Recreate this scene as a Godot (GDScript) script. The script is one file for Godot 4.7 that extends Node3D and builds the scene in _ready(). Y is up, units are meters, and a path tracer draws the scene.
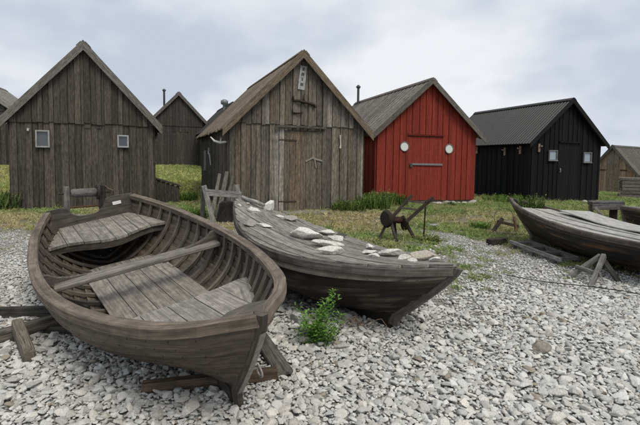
extends Node3D

# ---------------------------------------------------------------- helpers
var rng := RandomNumberGenerator.new()
var M := {}
var used := {}
var nz := FastNoiseLite.new()
var nz2 := FastNoiseLite.new()

class Mb:
	var v := PackedVector3Array()
	var n := PackedVector3Array()
	var uv := PackedVector2Array()
	var c := PackedColorArray()
	var idx := PackedInt32Array()
	var off := Vector2.ZERO
	var col := Color(1, 1, 1)

	func vert(p: Vector3, no: Vector3, t: Vector2, k: Color) -> int:
		v.append(p); n.append(no); uv.append(t); c.append(k)
		return v.size() - 1

	# corners run counter-clockwise seen from outside; sizes in metres give the grain
	func quad(a: Vector3, b: Vector3, p: Vector3, d: Vector3, w := -1.0, l := -1.0) -> void:
		var no := (p - a).cross(d - b)
		if no.length() < 1e-12:
			return
		no = no.normalized()
		if w < 0.0:
			w = maxf((b - a).length(), (p - d).length())
		if l < 0.0:
			l = maxf((d - a).length(), (p - b).length())
		var i := v.size()
		vert(a, no, off + Vector2(0, 0), col)
		vert(b, no, off + Vector2(w / 0.5, 0), col)
		vert(p, no, off + Vector2(w / 0.5, l / 2.0), col)
		vert(d, no, off + Vector2(0, l / 2.0), col)
		idx.append_array([i, i + 2, i + 1, i, i + 3, i + 2])

	# hexahedron: lower ring q0..q3 counter-clockwise seen from above its end, upper ring q4..q7; the long way is q0->q4
	func hexa(q: Array) -> void:
		quad(q[0], q[1], q[5], q[4])
		quad(q[1], q[2], q[6], q[5])
		quad(q[2], q[3], q[7], q[6])
		quad(q[3], q[0], q[4], q[7])
		quad(q[4], q[5], q[6], q[7], 0.05, 0.05)
		quad(q[3], q[2], q[1], q[0], 0.05, 0.05)

	# board from a to b, width direction wd, width w, thickness t (both centred), chamfer e
	func board(a: Vector3, b: Vector3, wd: Vector3, w: float, t: float, e := 0.0, w2 := -1.0) -> void:
		var ax := (b - a).normalized()
		wd = (wd - ax * wd.dot(ax)).normalized()
		var th := ax.cross(wd).normalized()
		if w2 < 0.0:
			w2 = w
		if e <= 0.0:
			var q := []
			for end in 2:
				var o := a if end == 0 else b
				var hw := (w if end == 0 else w2) * 0.5
				q.append(o - wd * hw - th * t * 0.5)
				q.append(o + wd * hw - th * t * 0.5)
				q.append(o + wd * hw + th * t * 0.5)
				q.append(o - wd * hw + th * t * 0.5)
			hexa(q)
			return
		var rings := []
		for s in [[0.0, e], [e, 0.0], [1.0 - e, 0.0], [1.0, e]]:
			var o2: Vector3
			if s[0] == 0.0: o2 = a
			elif s[0] == 1.0: o2 = b
			elif s[0] < 0.5: o2 = a + ax * e
			else: o2 = b - ax * e
			var f: float = s[1]
			var hw2 := (w if s[0] < 0.5 else w2) * 0.5 - f
			var ht := t * 0.5 - f
			rings.append([o2 - wd * (hw2 - e) - th * ht, o2 + wd * (hw2 - e) - th * ht, o2 + wd * hw2 - th * (ht - e), o2 + wd * hw2 + th * (ht - e), o2 + wd * (hw2 - e) + th * ht, o2 - wd * (hw2 - e) + th * ht, o2 - wd * hw2 + th * (ht - e), o2 - wd * hw2 - th * (ht - e)])
		for r in 3:
			for k in 8:
				var k2 := (k + 1) % 8
				quad(rings[r][k], rings[r][k2], rings[r + 1][k2], rings[r + 1][k])
		for s2 in 2:
			var g: Array = rings[0] if s2 == 0 else rings[3]
			for k in 3:
				if s2 == 1: quad(g[0], g[2 * k + 1], g[2 * k + 2], g[(2 * k + 3) % 8], 0.03, 0.03)
				else: quad(g[0], g[(2 * k + 3) % 8], g[2 * k + 2], g[2 * k + 1], 0.03, 0.03)

	# smooth sheet: rows of points, row-major; outside is where (along column) x (along row) points, flip turns it
	func sheet(rows: Array, flip := false, cols = null, closed := false, ul := 0.5, vl := 2.0) -> void:
		var R := rows.size()
		var C: int = rows[0].size()
		var base := v.size()
		var along := 0.0
		for r in R:
			if r > 0:
				along += (rows[r][0] - rows[r - 1][0]).length()
			var across := 0.0
			for k in C:
				if k > 0:
					across += (rows[r][k] - rows[r][k - 1]).length()
				var kp: int = (k + 1) % (C - 1) if closed and k == C - 1 else mini(k + 1, C - 1)
				var km: int = C - 2 if closed and k == 0 else maxi(k - 1, 0)
				var du: Vector3 = rows[r][kp] - rows[r][km]
				var dv: Vector3 = rows[mini(r + 1, R - 1)][k] - rows[maxi(r - 1, 0)][k]
				var no := du.cross(dv)
				if no.length() < 1e-12: no = Vector3.UP
				no = no.normalized() * (-1.0 if flip else 1.0)
				vert(rows[r][k], no, off + Vector2(across / ul, along / vl), cols[r][k] if cols != null else col)
		for r in R - 1:
			for k in C - 1:
				var a := base + r * C + k
				var b := a + 1
				var d := a + C
				var e := d + 1
				if flip: idx.append_array([a, b, e, a, e, d])
				else: idx.append_array([a, e, b, a, d, e])

	func tube(p: Array, rad, sides := 8) -> void:
		var rows := []
		var prev := Vector3.ZERO
		for i in p.size():
			var t: Vector3 = (p[mini(i + 1, p.size() - 1)] - p[maxi(i - 1, 0)]).normalized()
			var u := prev
			if i == 0:
				u = t.cross(Vector3.UP if absf(t.y) < 0.9 else Vector3.RIGHT)
			u = (u - t * u.dot(t)).normalized()
			prev = u
			var w := t.cross(u)
			var r: float = rad[i] if rad is Array else rad
			var ring := []
			for k in sides + 1:
				var an := TAU * k / sides
				ring.append(p[i] + (u * cos(an) + w * sin(an)) * r)
			rows.append(ring)
		sheet(rows, false, null, true)
		for s in 2:
			var g: Array = rows[0] if s == 0 else rows[rows.size() - 1]
			var ce: Vector3 = p[0] if s == 0 else p[p.size() - 1]
			for k in sides:
				var no: Vector3 = (g[k + 1] - ce).cross(g[k] - ce) if s == 0 else (g[k] - ce).cross(g[k + 1] - ce)
				no = no.normalized()
				var i := v.size()
				vert(ce, no, off, col); vert(g[k], no, off + Vector2(0.05, 0), col); vert(g[k + 1], no, off + Vector2(0, 0.05), col)
				if s == 0: idx.append_array([i, i + 1, i + 2])
				else: idx.append_array([i, i + 2, i + 1])

	# flat outline (Vector2 list) pushed out by th: point = o + x*ex + y*ey, front at +ez*th
	func plate(poly: PackedVector2Array, o: Vector3, ex: Vector3, ey: Vector3, ez: Vector3, th: float) -> void:
		if not Geometry2D.is_polygon_clockwise(poly):
			pass
		else:
			poly = poly.duplicate(); poly.reverse()
		var tri := Geometry2D.triangulate_polygon(poly)
		for s in 2:
			var base := v.size()
			var d := ez * (th if s == 1 else 0.0)
			for q in poly:
				vert(o + ex * q.x + ey * q.y + d, ez * (1.0 if s == 1 else -1.0), off + Vector2(q.y / 0.5, q.x / 2.0), col)
			for i in range(0, tri.size(), 3):
				if s == 1: idx.append_array([base + tri[i], base + tri[i + 2], base + tri[i + 1]])
				else: idx.append_array([base + tri[i], base + tri[i + 1], base + tri[i + 2]])
		for i in poly.size():
			var a := poly[i]
			var b := poly[(i + 1) % poly.size()]
			var pa := o + ex * a.x + ey * a.y
			var pb := o + ex * b.x + ey * b.y
			quad(pa, pb, pb + ez * th, pa + ez * th)

	func mesh() -> ArrayMesh:
		var a := []
		a.resize(Mesh.ARRAY_MAX)
		a[Mesh.ARRAY_VERTEX] = v
		a[Mesh.ARRAY_NORMAL] = n
		a[Mesh.ARRAY_TEX_UV] = uv
		a[Mesh.ARRAY_COLOR] = c
		a[Mesh.ARRAY_INDEX] = idx
		var m := ArrayMesh.new()
		m.add_surface_from_arrays(Mesh.PRIMITIVE_TRIANGLES, a)
		return m

func mb(col := Color(1, 1, 1)) -> Mb:
	var b := Mb.new()
	b.col = col
	b.off = Vector2(rng.randf() * 7.0, rng.randf() * 7.0)
	return b

func numbered(called: String) -> String:
	var k: int = used.get(called, 0)
	used[called] = k + 1
	return called if k == 0 else "%s_%03d" % [called, k]

func put(b, called: String, m: Material, parent: Node3D) -> MeshInstance3D:
	var o := MeshInstance3D.new()
	o.mesh = b.mesh() if b is Mb else b
	o.material_override = m
	o.name = numbered(called) if parent == self else called
	parent.add_child(o, true)
	return o

func tag(o: Node, label: String, category: String, group := "") -> void:
	o.set_meta("label", label)
	o.set_meta("category", category)
	if not o.has_meta("kind"):
		o.set_meta("kind", "thing")
	if group != "":
		o.set_meta("group", group)

func thing(called: String, label: String, category: String, where: Vector3, turn := 0.0, group := "") -> Node3D:
	var o := Node3D.new()
	o.name = numbered(called)
	add_child(o)
	o.position = where
	o.rotation.y = turn
	tag(o, label, category, group)
	return o

func sub(called: String, parent: Node3D) -> Node3D:
	var o := Node3D.new()
	o.name = called
	parent.add_child(o, true)
	return o

func rr(a: float, b: float) -> float:
	return rng.randf_range(a, b)

func sm(a: float, b: float, x: float) -> float:
	return smoothstep(a, b, x)

# ---------------------------------------------------------------- ground height and cover
const CONTROL := [[-4.0, -1.0, 0.0], [0.0, -1.0, 0.0], [4.0, -1.0, 0.0], [-3.0, -3.5, 0.0], [0.0, -3.5, 0.0], [-0.5, -2.6, -0.01], [3.4, -5.5, 0.0], [3.4, -6.5, 0.01], [4.2, -8.2, 0.02],
	[1.4, -7.5, 0.1], [-2.2, -9.2, 0.12], [-3.2, -6.3, 0.04], [-7.3, -10.4, 0.2], [-4.4, -11.6, 0.22], [-6.0, -13.5, 0.35], [-2.2, -10.5, 0.22], [1.1, -11.7, 0.22], [1.7, -13.4, 0.2], [5.1, -14.5, 0.12],
	[8.2, -17.2, -0.04], [11.7, -18.5, -0.1], [-8.2, -25.4, 1.05], [-4.8, -24.2, 0.75], [-15.3, -21.4, 1.0], [-5.0, -17.0, 0.6], [19.9, -30.0, -0.42], [17.0, -24.0, -0.38], [5.0, -4.2, -0.02], [7.0, -10.0, 0.02],
	[-45.0, -60.0, 1.0], [0.0, -60.0, 0.6], [45.0, -60.0, -0.5], [-45.0, -10.0, 0.6], [45.0, -10.0, -0.3], [0.0, 25.0, 0.0], [-200.0, -250.0, 0.8], [200.0, -250.0, -0.4], [0.0, -280.0, 0.2]]

func gy(x: float, z: float) -> float:
	var s := 0.0
	var w := 0.0
	for k in CONTROL:
		var d2: float = (x - k[0]) * (x - k[0]) + (z - k[1]) * (z - k[1]) + 0.15
		var q := 1.0 / (d2 * sqrt(d2))
		s += q * k[2]
		w += q
	return s / w + nz.get_noise_2d(x * 9.0, z * 9.0) * 0.018

func grassness(x: float, z: float) -> float:
	var d := -z
	var zb := lerpf(8.3, 8.6, sm(-5.5, -3.5, x))
	if x > -1.5:
		zb = lerpf(8.6, 7.2, sm(-1.5, 0.5, x))
	if x > 2.6:
		zb = lerpf(7.2, 6.8, sm(2.6, 3.6, x))
	var track := exp(-pow((x - 2.35) / 0.75, 2.0)) * (1.0 - sm(8.2, 9.4, d)) * 2.2
	var q := d - zb - track + nz.get_noise_2d(x * 30.0, z * 30.0) * 2.4 + nz2.get_noise_2d(x * 60.0, z * 60.0) * 0.8
	var patch := 1.3 * exp(-(pow((x - 1.5 + 0.15 * (z + 6.2)) / 0.95, 2.0) + pow((z + 6.5) / 1.9, 2.0))) * (0.55 + 1.5 * nz2.get_noise_2d(x * 70.0 + 31.0, z * 70.0))
	return clampf(maxf(sm(-2.2, 1.6, q), patch), 0.0, 1.0)

func on_ground(x: float, z: float, up := 0.0) -> Vector3:
	return Vector3(x, gy(x, z) + up, z)

# ---------------------------------------------------------------- textures and materials
func grain_image(seed_: int, cracks: float, amp := 1.0) -> Image:
	var w := 512
	var h := 1024
	var f := FastNoiseLite.new()
	f.noise_type = FastNoiseLite.TYPE_SIMPLEX_SMOOTH
	f.fractal_octaves = 3
	f.seed = seed_
	f.frequency = 0.22
	var fine := f.get_seamless_image(w, 34)
	fine.resize(w, h, Image.INTERPOLATE_CUBIC)
	f.seed = seed_ + 5
	f.frequency = 0.03
	var mid := f.get_seamless_image(w, 40)
	mid.resize(w, h, Image.INTERPOLATE_CUBIC)
	f.seed = seed_ + 9
	f.frequency = 0.012
	var blot := f.get_seamless_image(w, h)
	f.seed = seed_ + 13
	f.frequency = 0.3
	var grit := f.get_seamless_image(w, 340)
	grit.resize(w, h, Image.INTERPOLATE_CUBIC)
	for im in [fine, mid, blot, grit]:
		im.convert(Image.FORMAT_L8)
	var a := fine.get_data()
	var b := mid.get_data()
	var c := blot.get_data()
	var g := grit.get_data()
	var out := PackedByteArray()
	out.resize(w * h)
	for i in w * h:
		var x := 0.80 + amp * ((a[i] - 128) / 255.0 * 0.34 + (b[i] - 128) / 255.0 * 0.36 + (c[i] - 128) / 255.0 * 0.34 + (g[i] - 128) / 255.0 * 0.24)
		var crack: float = clampf((86.0 - a[i]) / 26.0, 0.0, 1.0) * clampf((c[i] - 90.0) / 60.0, 0.0, 1.0)
		x *= 1.0 - cracks * crack
		out[i] = int(clampf(x, 0.05, 1.0) * 255.0)
	return Image.create_from_data(w, h, false, Image.FORMAT_L8, out)

func noise_tex(freq: float, lo: float, hi: float, seed_: int, cell := false, size := 512, oct := 4) -> ImageTexture:
	var f := FastNoiseLite.new()
	f.seed = seed_
	f.frequency = freq
	f.fractal_octaves = oct
	if cell:
		f.noise_type = FastNoiseLite.TYPE_CELLULAR
		f.cellular_return_type = FastNoiseLite.RETURN_DISTANCE2_SUB
		f.fractal_octaves = 2
	var im := f.get_seamless_image(size, size)
	im.convert(Image.FORMAT_L8)
	var d := im.get_data()
	for i in d.size():
		d[i] = int(255.0 * lerpf(lo, hi, d[i] / 255.0))
	return ImageTexture.create_from_image(Image.create_from_data(size, size, false, Image.FORMAT_L8, d))

func std(rough: float, tex: Texture2D = null, bump := 0.0, spec := 0.5) -> StandardMaterial3D:
	var m := StandardMaterial3D.new()
	m.vertex_color_use_as_albedo = true
	m.roughness = rough
	m.metallic_specular = spec
	if tex != null:
		m.albedo_texture = tex
	if bump > 0.0:
		m.heightmap_enabled = true
		m.heightmap_texture = tex
		m.heightmap_scale = bump
	return m

func make_materials() -> void:
	var g1 := ImageTexture.create_from_image(grain_image(3, 0.55))
	var g2 := ImageTexture.create_from_image(grain_image(41, 0.3, 0.8))
	var g3 := ImageTexture.create_from_image(grain_image(63, 0.15, 0.45))
	M.wood = std(0.86, g1, 0.35, 0.35)
	M.plank = std(0.8, ImageTexture.create_from_image(grain_image(97, 0.2, 0.75)), 0.12, 0.35)
	M.paint = std(0.82, g3, 0.16, 0.3)
	M.hull = std(0.6, g2, 0.15, 0.45)
	M.flat = std(0.8)
	M.core = std(0.95)
	M.glass = std(0.06, null, 0.0, 0.6)
	M.metal = std(0.5, noise_tex(0.03, 0.6, 1.0, 12), 0.0, 0.5)
	M.metal.metallic = 0.35
	M.metal.uv1_triplanar = true
	M.metal.uv1_scale = Vector3(2.0, 2.0, 2.0)
	M.rust = std(0.9, noise_tex(0.05, 0.35, 1.0, 77), 0.1, 0.3)
	M.rust.uv1_triplanar = true
	M.rust.uv1_scale = Vector3(3, 3, 3)
	var st := noise_tex(0.025, 0.66, 1.0, 5, false, 512, 5)
	M.stone = std(0.9, st, 0.1, 0.3)
	M.stone.uv1_triplanar = true
	M.stone.uv1_scale = Vector3(0.5, 0.5, 0.5)
	M.rock = std(0.9, st, 0.5, 0.3)
	M.rock.uv1_triplanar = true
	M.rock.uv1_scale = Vector3(3.0, 3.0, 3.0)
	var gr := noise_tex(0.05, 0.5, 1.0, 9, true, 1024)
	M.ground = std(0.95, gr, 0.8, 0.2)
	M.ground.uv1_triplanar = true
	M.ground.uv1_world_triplanar = true
	M.ground.uv1_scale = Vector3(0.9, 0.9, 0.9)
	M.leaf = std(0.6, null, 0.0, 0.35)
	M.leaf.backlight_enabled = true
	M.leaf.backlight = Color(0.35, 0.45, 0.2)

func grey(lo: float, hi: float, warm := 0.0) -> Color:
	var k := rr(lo, hi)
	return Color(k * (1.05 + warm), k, k * (0.91 - warm * 0.9))

# ---------------------------------------------------------------- stones
func sphere_dirs(level: int) -> Array:
	var t := (1.0 + sqrt(5.0)) / 2.0
	var p := [Vector3(-1, t, 0), Vector3(1, t, 0), Vector3(-1, -t, 0), Vector3(1, -t, 0), Vector3(0, -1, t), Vector3(0, 1, t), Vector3(0, -1, -t), Vector3(0, 1, -t), Vector3(t, 0, -1), Vector3(t, 0, 1), Vector3(-t, 0, -1), Vector3(-t, 0, 1)]
	for i in p.size(): p[i] = p[i].normalized()
	var f := [[0, 11, 5], [0, 5, 1], [0, 1, 7], [0, 7, 10], [0, 10, 11], [1, 5, 9], [5, 11, 4], [11, 10, 2], [10, 7, 6], [7, 1, 8], [3, 9, 4], [3, 4, 2], [3, 2, 6], [3, 6, 8], [3, 8, 9], [4, 9, 5], [2, 4, 11], [6, 2, 10], [8, 6, 7], [9, 8, 1]]
	for l in level:
		var cache := {}
		var g := []
		for q in f:
			var m := []
			for e in 3:
				var a: int = q[e]
				var b: int = q[(e + 1) % 3]
				var key := Vector2i(mini(a, b), maxi(a, b))
				if not cache.has(key):
					cache[key] = p.size()
					p.append((p[a] + p[b]).normalized())
				m.append(cache[key])
			g.append([q[0], m[0], m[2]]); g.append([q[1], m[1], m[0]]); g.append([q[2], m[2], m[1]]); g.append([m[0], m[1], m[2]])
		f = g
	return [p, f]

func stone_mesh(level: int, scale_: Vector3, planes := 11, rough := 0.05) -> ArrayMesh:
	var df := sphere_dirs(level)
	var cut := []
	for i in planes:
		cut.append([Vector3(rr(-1, 1), rr(-1, 1), rr(-1, 1)).normalized(), rr(0.42, 0.88)])
	var o := Vector3(rr(0, 90), rr(0, 90), rr(0, 90))
	var b := Mb.new()
	for d in df[0]:
		var s := 0.0
		for q in cut:
			var k: float = maxf(d.dot(q[0]), 0.0) / q[1]
			s += pow(k, 40.0)
		s += 1.0
		var r := pow(s, -1.0 / 40.0) * (1.0 + rough * nz.get_noise_3d(d.x * 60.0 + o.x, d.y * 60.0 + o.y, d.z * 60.0 + o.z))
		b.v.append(d * r * scale_)
		b.uv.append(Vector2.ZERO)
		b.c.append(Color(1, 1, 1))
	var out := Mb.new()
	for q in df[1]:
		var no: Vector3 = (b.v[q[1]] - b.v[q[0]]).cross(b.v[q[2]] - b.v[q[0]]).normalized()
		var at := out.v.size()
		for e in 3: out.vert(b.v[q[e]], no, Vector2.ZERO, Color(1, 1, 1))
		out.idx.append_array([at, at + 2, at + 1])
	return out.mesh()

func tinted(base: StandardMaterial3D, c: Color) -> StandardMaterial3D:
	var m: StandardMaterial3D = base.duplicate()
	m.albedo_color = c.linear_to_srgb()
	return m

# ---------------------------------------------------------------- huts
# local frame: x along the front, y up, front wall at z = 0, the hut runs to z = -D
func hut(sp: Dictionary) -> Node3D:
	var o := thing("fishing_hut", sp.label, "hut", Vector3(sp.x, sp.y, sp.z), sp.yaw, "fishing huts along the shore")
	var W: float = sp.W
	var he: float = sp.he
	var hr: float = sp.hr
	var D: float = sp.D
	var ov: float = sp.ov
	var of: float = sp.of
	var sl := (hr - he) / (W * 0.5)
	var wm: Material = sp.get("mat", M.wood)
	var tone: Callable = sp.tone
	var bw: float = sp.get("bw", 0.14)
	var tie: float = sp.get("tie", he)
	var top := func(x: float) -> float: return hr - absf(x) * sl - 0.02
	# dark lining behind the boards
	var lin := mb(Color(0.14, 0.115, 0.09))
	lin.plate(PackedVector2Array([Vector2(-W / 2 + 0.02, -0.25), Vector2(W / 2 - 0.02, -0.25), Vector2(W / 2 - 0.02, he - 0.06), Vector2(0, hr - 0.06), Vector2(-W / 2 + 0.02, he - 0.06)]), Vector3(0, 0, -D + 0.02), Vector3.RIGHT, Vector3.UP, Vector3.BACK, D - 0.04)
	put(lin, "lining", M.core, o)
	var door = sp.get("door")
	# front and back gables
	for side in 2:
		var x := -W / 2
		var k := 0
		while x < W / 2 - 0.02:
			var w := minf(rr(bw * 0.72, bw * 1.25), W / 2 - x)
			if W / 2 - (x + w) < 0.05: w = W / 2 - x
			if side == 0 and door != null:
				for de in [door[0], door[1]]:
					if de > x + 0.001 and de < x + w: w = de - x
			var x0 := x + 0.002
			var x1 := x + w - rr(0.003, 0.010)
			var lift := (0.026 if k % 2 == 0 else 0.0) + rr(0.0, 0.006)
			if sp.get("even", false): lift = (0.02 if k % 2 == 0 else 0.0)
			var zf := 0.001 + lift
			var parts := []
			var lo: float = sp.get("base", -0.28)
			if side == 0 and door != null and (x0 + x1) * 0.5 > door[0] and (x0 + x1) * 0.5 < door[1]:
				lo = door[2]
			if tie < he + 0.3 and tie > 0.0:
				parts = [[lo, tie + rr(-0.01, 0.0), zf], [tie - 0.03 + rr(-0.02, 0.02), 99.0, zf + (0.03 if sp.get("step", true) else 0.004)]]
			else:
				parts = [[lo, 99.0, zf]]
			for q in parts:
				var t0: float = minf(q[1], top.call(x0))
				var t1: float = minf(q[1], top.call(x1))
				if maxf(t0, t1) - q[0] < 0.04: continue
				t0 = maxf(t0, q[0] + 0.005); t1 = maxf(t1, q[0] + 0.005)
				var b := mb(tone.call(x, q[0] > 1.0, 0))
				var z0 := 0.0
				var z1: float = q[2] + 0.02
				if q[0] > 1.0: z0 = q[2] - 0.012
				var lean := rr(-0.004, 0.004)
				var ring := [Vector3(x0, q[0], z1), Vector3(x1, q[0], z1), Vector3(x1, q[0], z0), Vector3(x0, q[0], z0), Vector3(x0 + lean, t0, z1), Vector3(x1 + lean, t1, z1), Vector3(x1 + lean, t1, z0), Vector3(x0 + lean, t0, z0)]
				if side == 1:
					for i in 8: ring[i] = Vector3(-ring[i].x, ring[i].y, -D - ring[i].z)
				b.hexa(ring)
				put(b, "board", wm, o)
			x += w
			k += 1
	# long walls
	for s in [-1.0, 1.0]:
		var z := -0.001
		var k2 := 0
		while z > -D + 0.02:
			var w2 := minf(rr(bw * 0.8, bw * 1.3), D + z)
			var lift2 := 0.016 if k2 % 2 == 0 else 0.0
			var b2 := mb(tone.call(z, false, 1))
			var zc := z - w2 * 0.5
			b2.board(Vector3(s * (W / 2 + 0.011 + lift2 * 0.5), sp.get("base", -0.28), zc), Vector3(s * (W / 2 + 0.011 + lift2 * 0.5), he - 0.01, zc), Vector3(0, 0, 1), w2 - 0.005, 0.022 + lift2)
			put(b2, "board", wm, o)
			z -= w2
			k2 += 1
	# corner posts
	# roof
	var slope := Vector2(W * 0.5 + ov, -(W * 0.5 + ov) * sl)
	for s in [-1.0, 1.0]:
		var ridge := Vector3(0, hr, 0)
		var eave := Vector3(s * slope.x, hr + slope.y, 0)
		var dir := (eave - ridge).normalized()
		var nrm := Vector3(-dir.y * s, dir.x * s, 0)
		if nrm.y < 0: nrm = -nrm
		if sp.roof == "metal":
			var b := mb(sp.roof_col)
			var prof := []
			var zz := of
			while zz > -(D + of):
				for q in [[0.0, 0.0], [0.045, 0.0], [0.06, 0.018], [0.09, 0.018], [0.105, 0.0]]:
					prof.append(Vector2(zz - q[0], q[1]))
				zz -= 0.15
			for i in prof.size() - 1:
				var p0: Vector2 = prof[i]
				var p1: Vector2 = prof[i + 1]
				var a := ridge + nrm * (0.03 + p0.y) + Vector3(0, 0, p0.x)
				var b0 := ridge + nrm * (0.03 + p1.y) + Vector3(0, 0, p1.x)
				var c0 := b0 + (eave - ridge)
				var d0 := a + (eave - ridge)
				b.col = sp.roof_col * rr(0.85, 1.12)
				if s > 0: b.quad(d0, c0, b0, a)
				else: b.quad(a, b0, c0, d0)
			put(b, "metal_sheet", M.metal, o)
			var un := mb(Color(0.07, 0.065, 0.06))
			un.board((ridge + eave) * 0.5 + Vector3(0, 0, of - 0.02) + nrm * 0.012 - dir * 0.0, (ridge + eave) * 0.5 + Vector3(0, 0, -(D + of) + 0.02) + nrm * 0.012, dir, slope.length() - 0.02, 0.022)
			put(un, "roof_decking", M.wood, o)
		else:
			var z2 := of
			var k3 := 0
			while z2 > -(D + of) + 0.02:
				var w3 := rr(0.11, 0.17)
				var up := 0.016 + (0.022 if k3 % 2 == 0 else 0.0)
				var b3 := mb(sp.roof_tone.call(z2, s))
				var extra := rr(-0.05, 0.05)
				var a3 := ridge + nrm * up + Vector3(0, 0, z2 - w3 * 0.5)
				b3.board(a3, a3 + (eave - ridge) + dir * extra, Vector3(0, 0, 1), w3 + (0.02 if k3 % 2 == 0 else -0.004), 0.022)
				put(b3, "roof_plank", M.wood, o)
				z2 -= w3
				k3 += 1
		# barge board with a plumb cut at the ridge
		for e in 2:
			var bz := of + 0.002 if e == 0 else -(D + of) - 0.03
			var hgt: float = sp.get("barge", 0.16)
			var cs := 1.0 / sqrt(1.0 + sl * sl)
			var bb := mb(sp.barge_tone.call())
			var x_0: float = 0.001 * s
			var x_1: float = s * (slope.x + 0.02)
			var t_0 := hr + 0.055 / cs
			var t_1 := hr + 0.055 / cs - absf(x_1) * sl
			var dn := hgt / cs
			var f := [Vector3(x_0, t_0 - dn, bz), Vector3(x_0, t_0 - dn, bz + 0.028), Vector3(x_0, t_0, bz + 0.028), Vector3(x_0, t_0, bz), Vector3(x_1, t_1 - dn, bz), Vector3(x_1, t_1 - dn, bz + 0.028), Vector3(x_1, t_1, bz + 0.028), Vector3(x_1, t_1, bz)]
			if s > 0: bb.hexa([f[3], f[2], f[1], f[0], f[7], f[6], f[5], f[4]])
			else: bb.hexa(f)
			put(bb, "barge_board", M.wood if sp.roof != "metal" else M.paint, o)
		# ridge cap
		var rc := mb(sp.barge_tone.call())
		var ro := ridge + nrm * 0.066 + dir * 0.075
		rc.board(ro + Vector3(0, 0, of + 0.03), ro + Vector3(0, 0, -(D + of) - 0.03), dir, 0.15, 0.02)
		put(rc, "ridge_cap", M.wood if sp.roof != "metal" else M.metal, o)
	return o

func door_of(h: Node3D, x0: float, x1: float, y0: float, y1: float, z: float, n: int, m: Material, tone: Callable, w0 := 0.0) -> Node3D:
	var d := sub("door", h)
	d.position = Vector3(0, 0, z)
	var w := (x1 - x0) / n
	for i in n:
		var b := mb(tone.call(i))
		var xa := x0 + i * w + 0.003
		var xb := x0 + (i + 1) * w - 0.003
		b.board(Vector3((xa + xb) * 0.5, y0, rr(0.0, 0.004)), Vector3((xa + xb) * 0.5, y1 + rr(-0.008, 0.008), rr(0.0, 0.004)), Vector3.RIGHT, xb - xa, 0.03)
		put(b, "plank", m, d)
	return d

func window_of(h: Node3D, x0: float, x1: float, y0: float, y1: float, z: float, fw: float, frame: Color, pane: Color, bars := 0, sill := false) -> void:
	var w := sub("window", h)
	w.position = Vector3(0, 0, z)
	for q in [[x0, y0, x0, y1], [x1, y0, x1, y1]]:
		var b := mb(frame)
		b.board(Vector3(q[0], q[1] - fw * 0.5, 0), Vector3(q[2], q[3] + fw * 0.5, 0), Vector3.RIGHT, fw, 0.06)
		put(b, "frame", M.paint, w)
	for y in [y0, y1]:
		var b := mb(frame)
		b.board(Vector3(x0 + fw * 0.5, y, 0), Vector3(x1 - fw * 0.5, y, 0), Vector3.UP, fw, 0.054)
		put(b, "frame", M.paint, w)
	if bars > 0:
		var b := mb(frame)
		b.board(Vector3((x0 + x1) * 0.5, y0 + fw * 0.5, -0.002), Vector3((x0 + x1) * 0.5, y1 - fw * 0.5, -0.002), Vector3.RIGHT, fw * 0.4, 0.02)
		put(b, "glazing_bar", M.paint, w)
	if sill:
		var b := mb(frame)
		b.board(Vector3(x0 - fw, y0 - fw * 0.8, 0.015), Vector3(x1 + fw, y0 - fw * 0.8, 0.015), Vector3.UP, 0.035, 0.06)
		put(b, "sill", M.paint, w)
	var p := mb(pane)
	p.board(Vector3((x0 + x1) * 0.5, y0, -0.02), Vector3((x0 + x1) * 0.5, y1, -0.02), Vector3.RIGHT, x1 - x0, 0.008)
	put(p, "pane", M.glass, w)

func rod(h: Node3D, called: String, m: Material, col: Color, pts: Array, rad) -> MeshInstance3D:
	var b := mb(col)
	var big: float = rad.max() if rad is Array else rad
	b.tube(pts, rad, 20 if big > 0.08 else 8)
	return put(b, called, m, h)

func bar(h: Node3D, called: String, m: Material, col: Color, a: Vector3, b: Vector3, wd: Vector3, w: float, t: float, e := 0.0, w2 := -1.0) -> MeshInstance3D:
	var q := mb(col)
	q.board(a, b, wd, w, t, e, w2)
	return put(q, called, m, h)

func chimney_of(h: Node3D, at: Vector3, hgt: float, r: float) -> void:
	var c := rod(h, "chimney", M.metal, Color(0.10, 0.10, 0.105), [at, at + Vector3(0, hgt, 0)], r)
	rod(c, "cowl", M.metal, Color(0.08, 0.08, 0.085), [at + Vector3(0, hgt, 0), at + Vector3(0, hgt + 0.06, 0), at + Vector3(0, hgt + 0.14, 0)], [r * 1.3, r * 1.9, r * 0.5])

func footing(h: Node3D, half: float, smesh: Array) -> void:
	var x := -half
	while x < half:
		var fs := rr(0.12, 0.24)
		var s := put(smesh[rng.randi() % smesh.size()], "foundation_stone", tinted(M.rock, grey(0.5, 0.7, -0.02)), h)
		s.position = Vector3(x + fs * 0.8, -0.04 + rr(-0.02, 0.02), -0.02)
		s.scale = Vector3(fs, fs * 0.85, 0.22)
		s.rotation.y = rr(-0.2, 0.2)
		x += fs * 1.45

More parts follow.
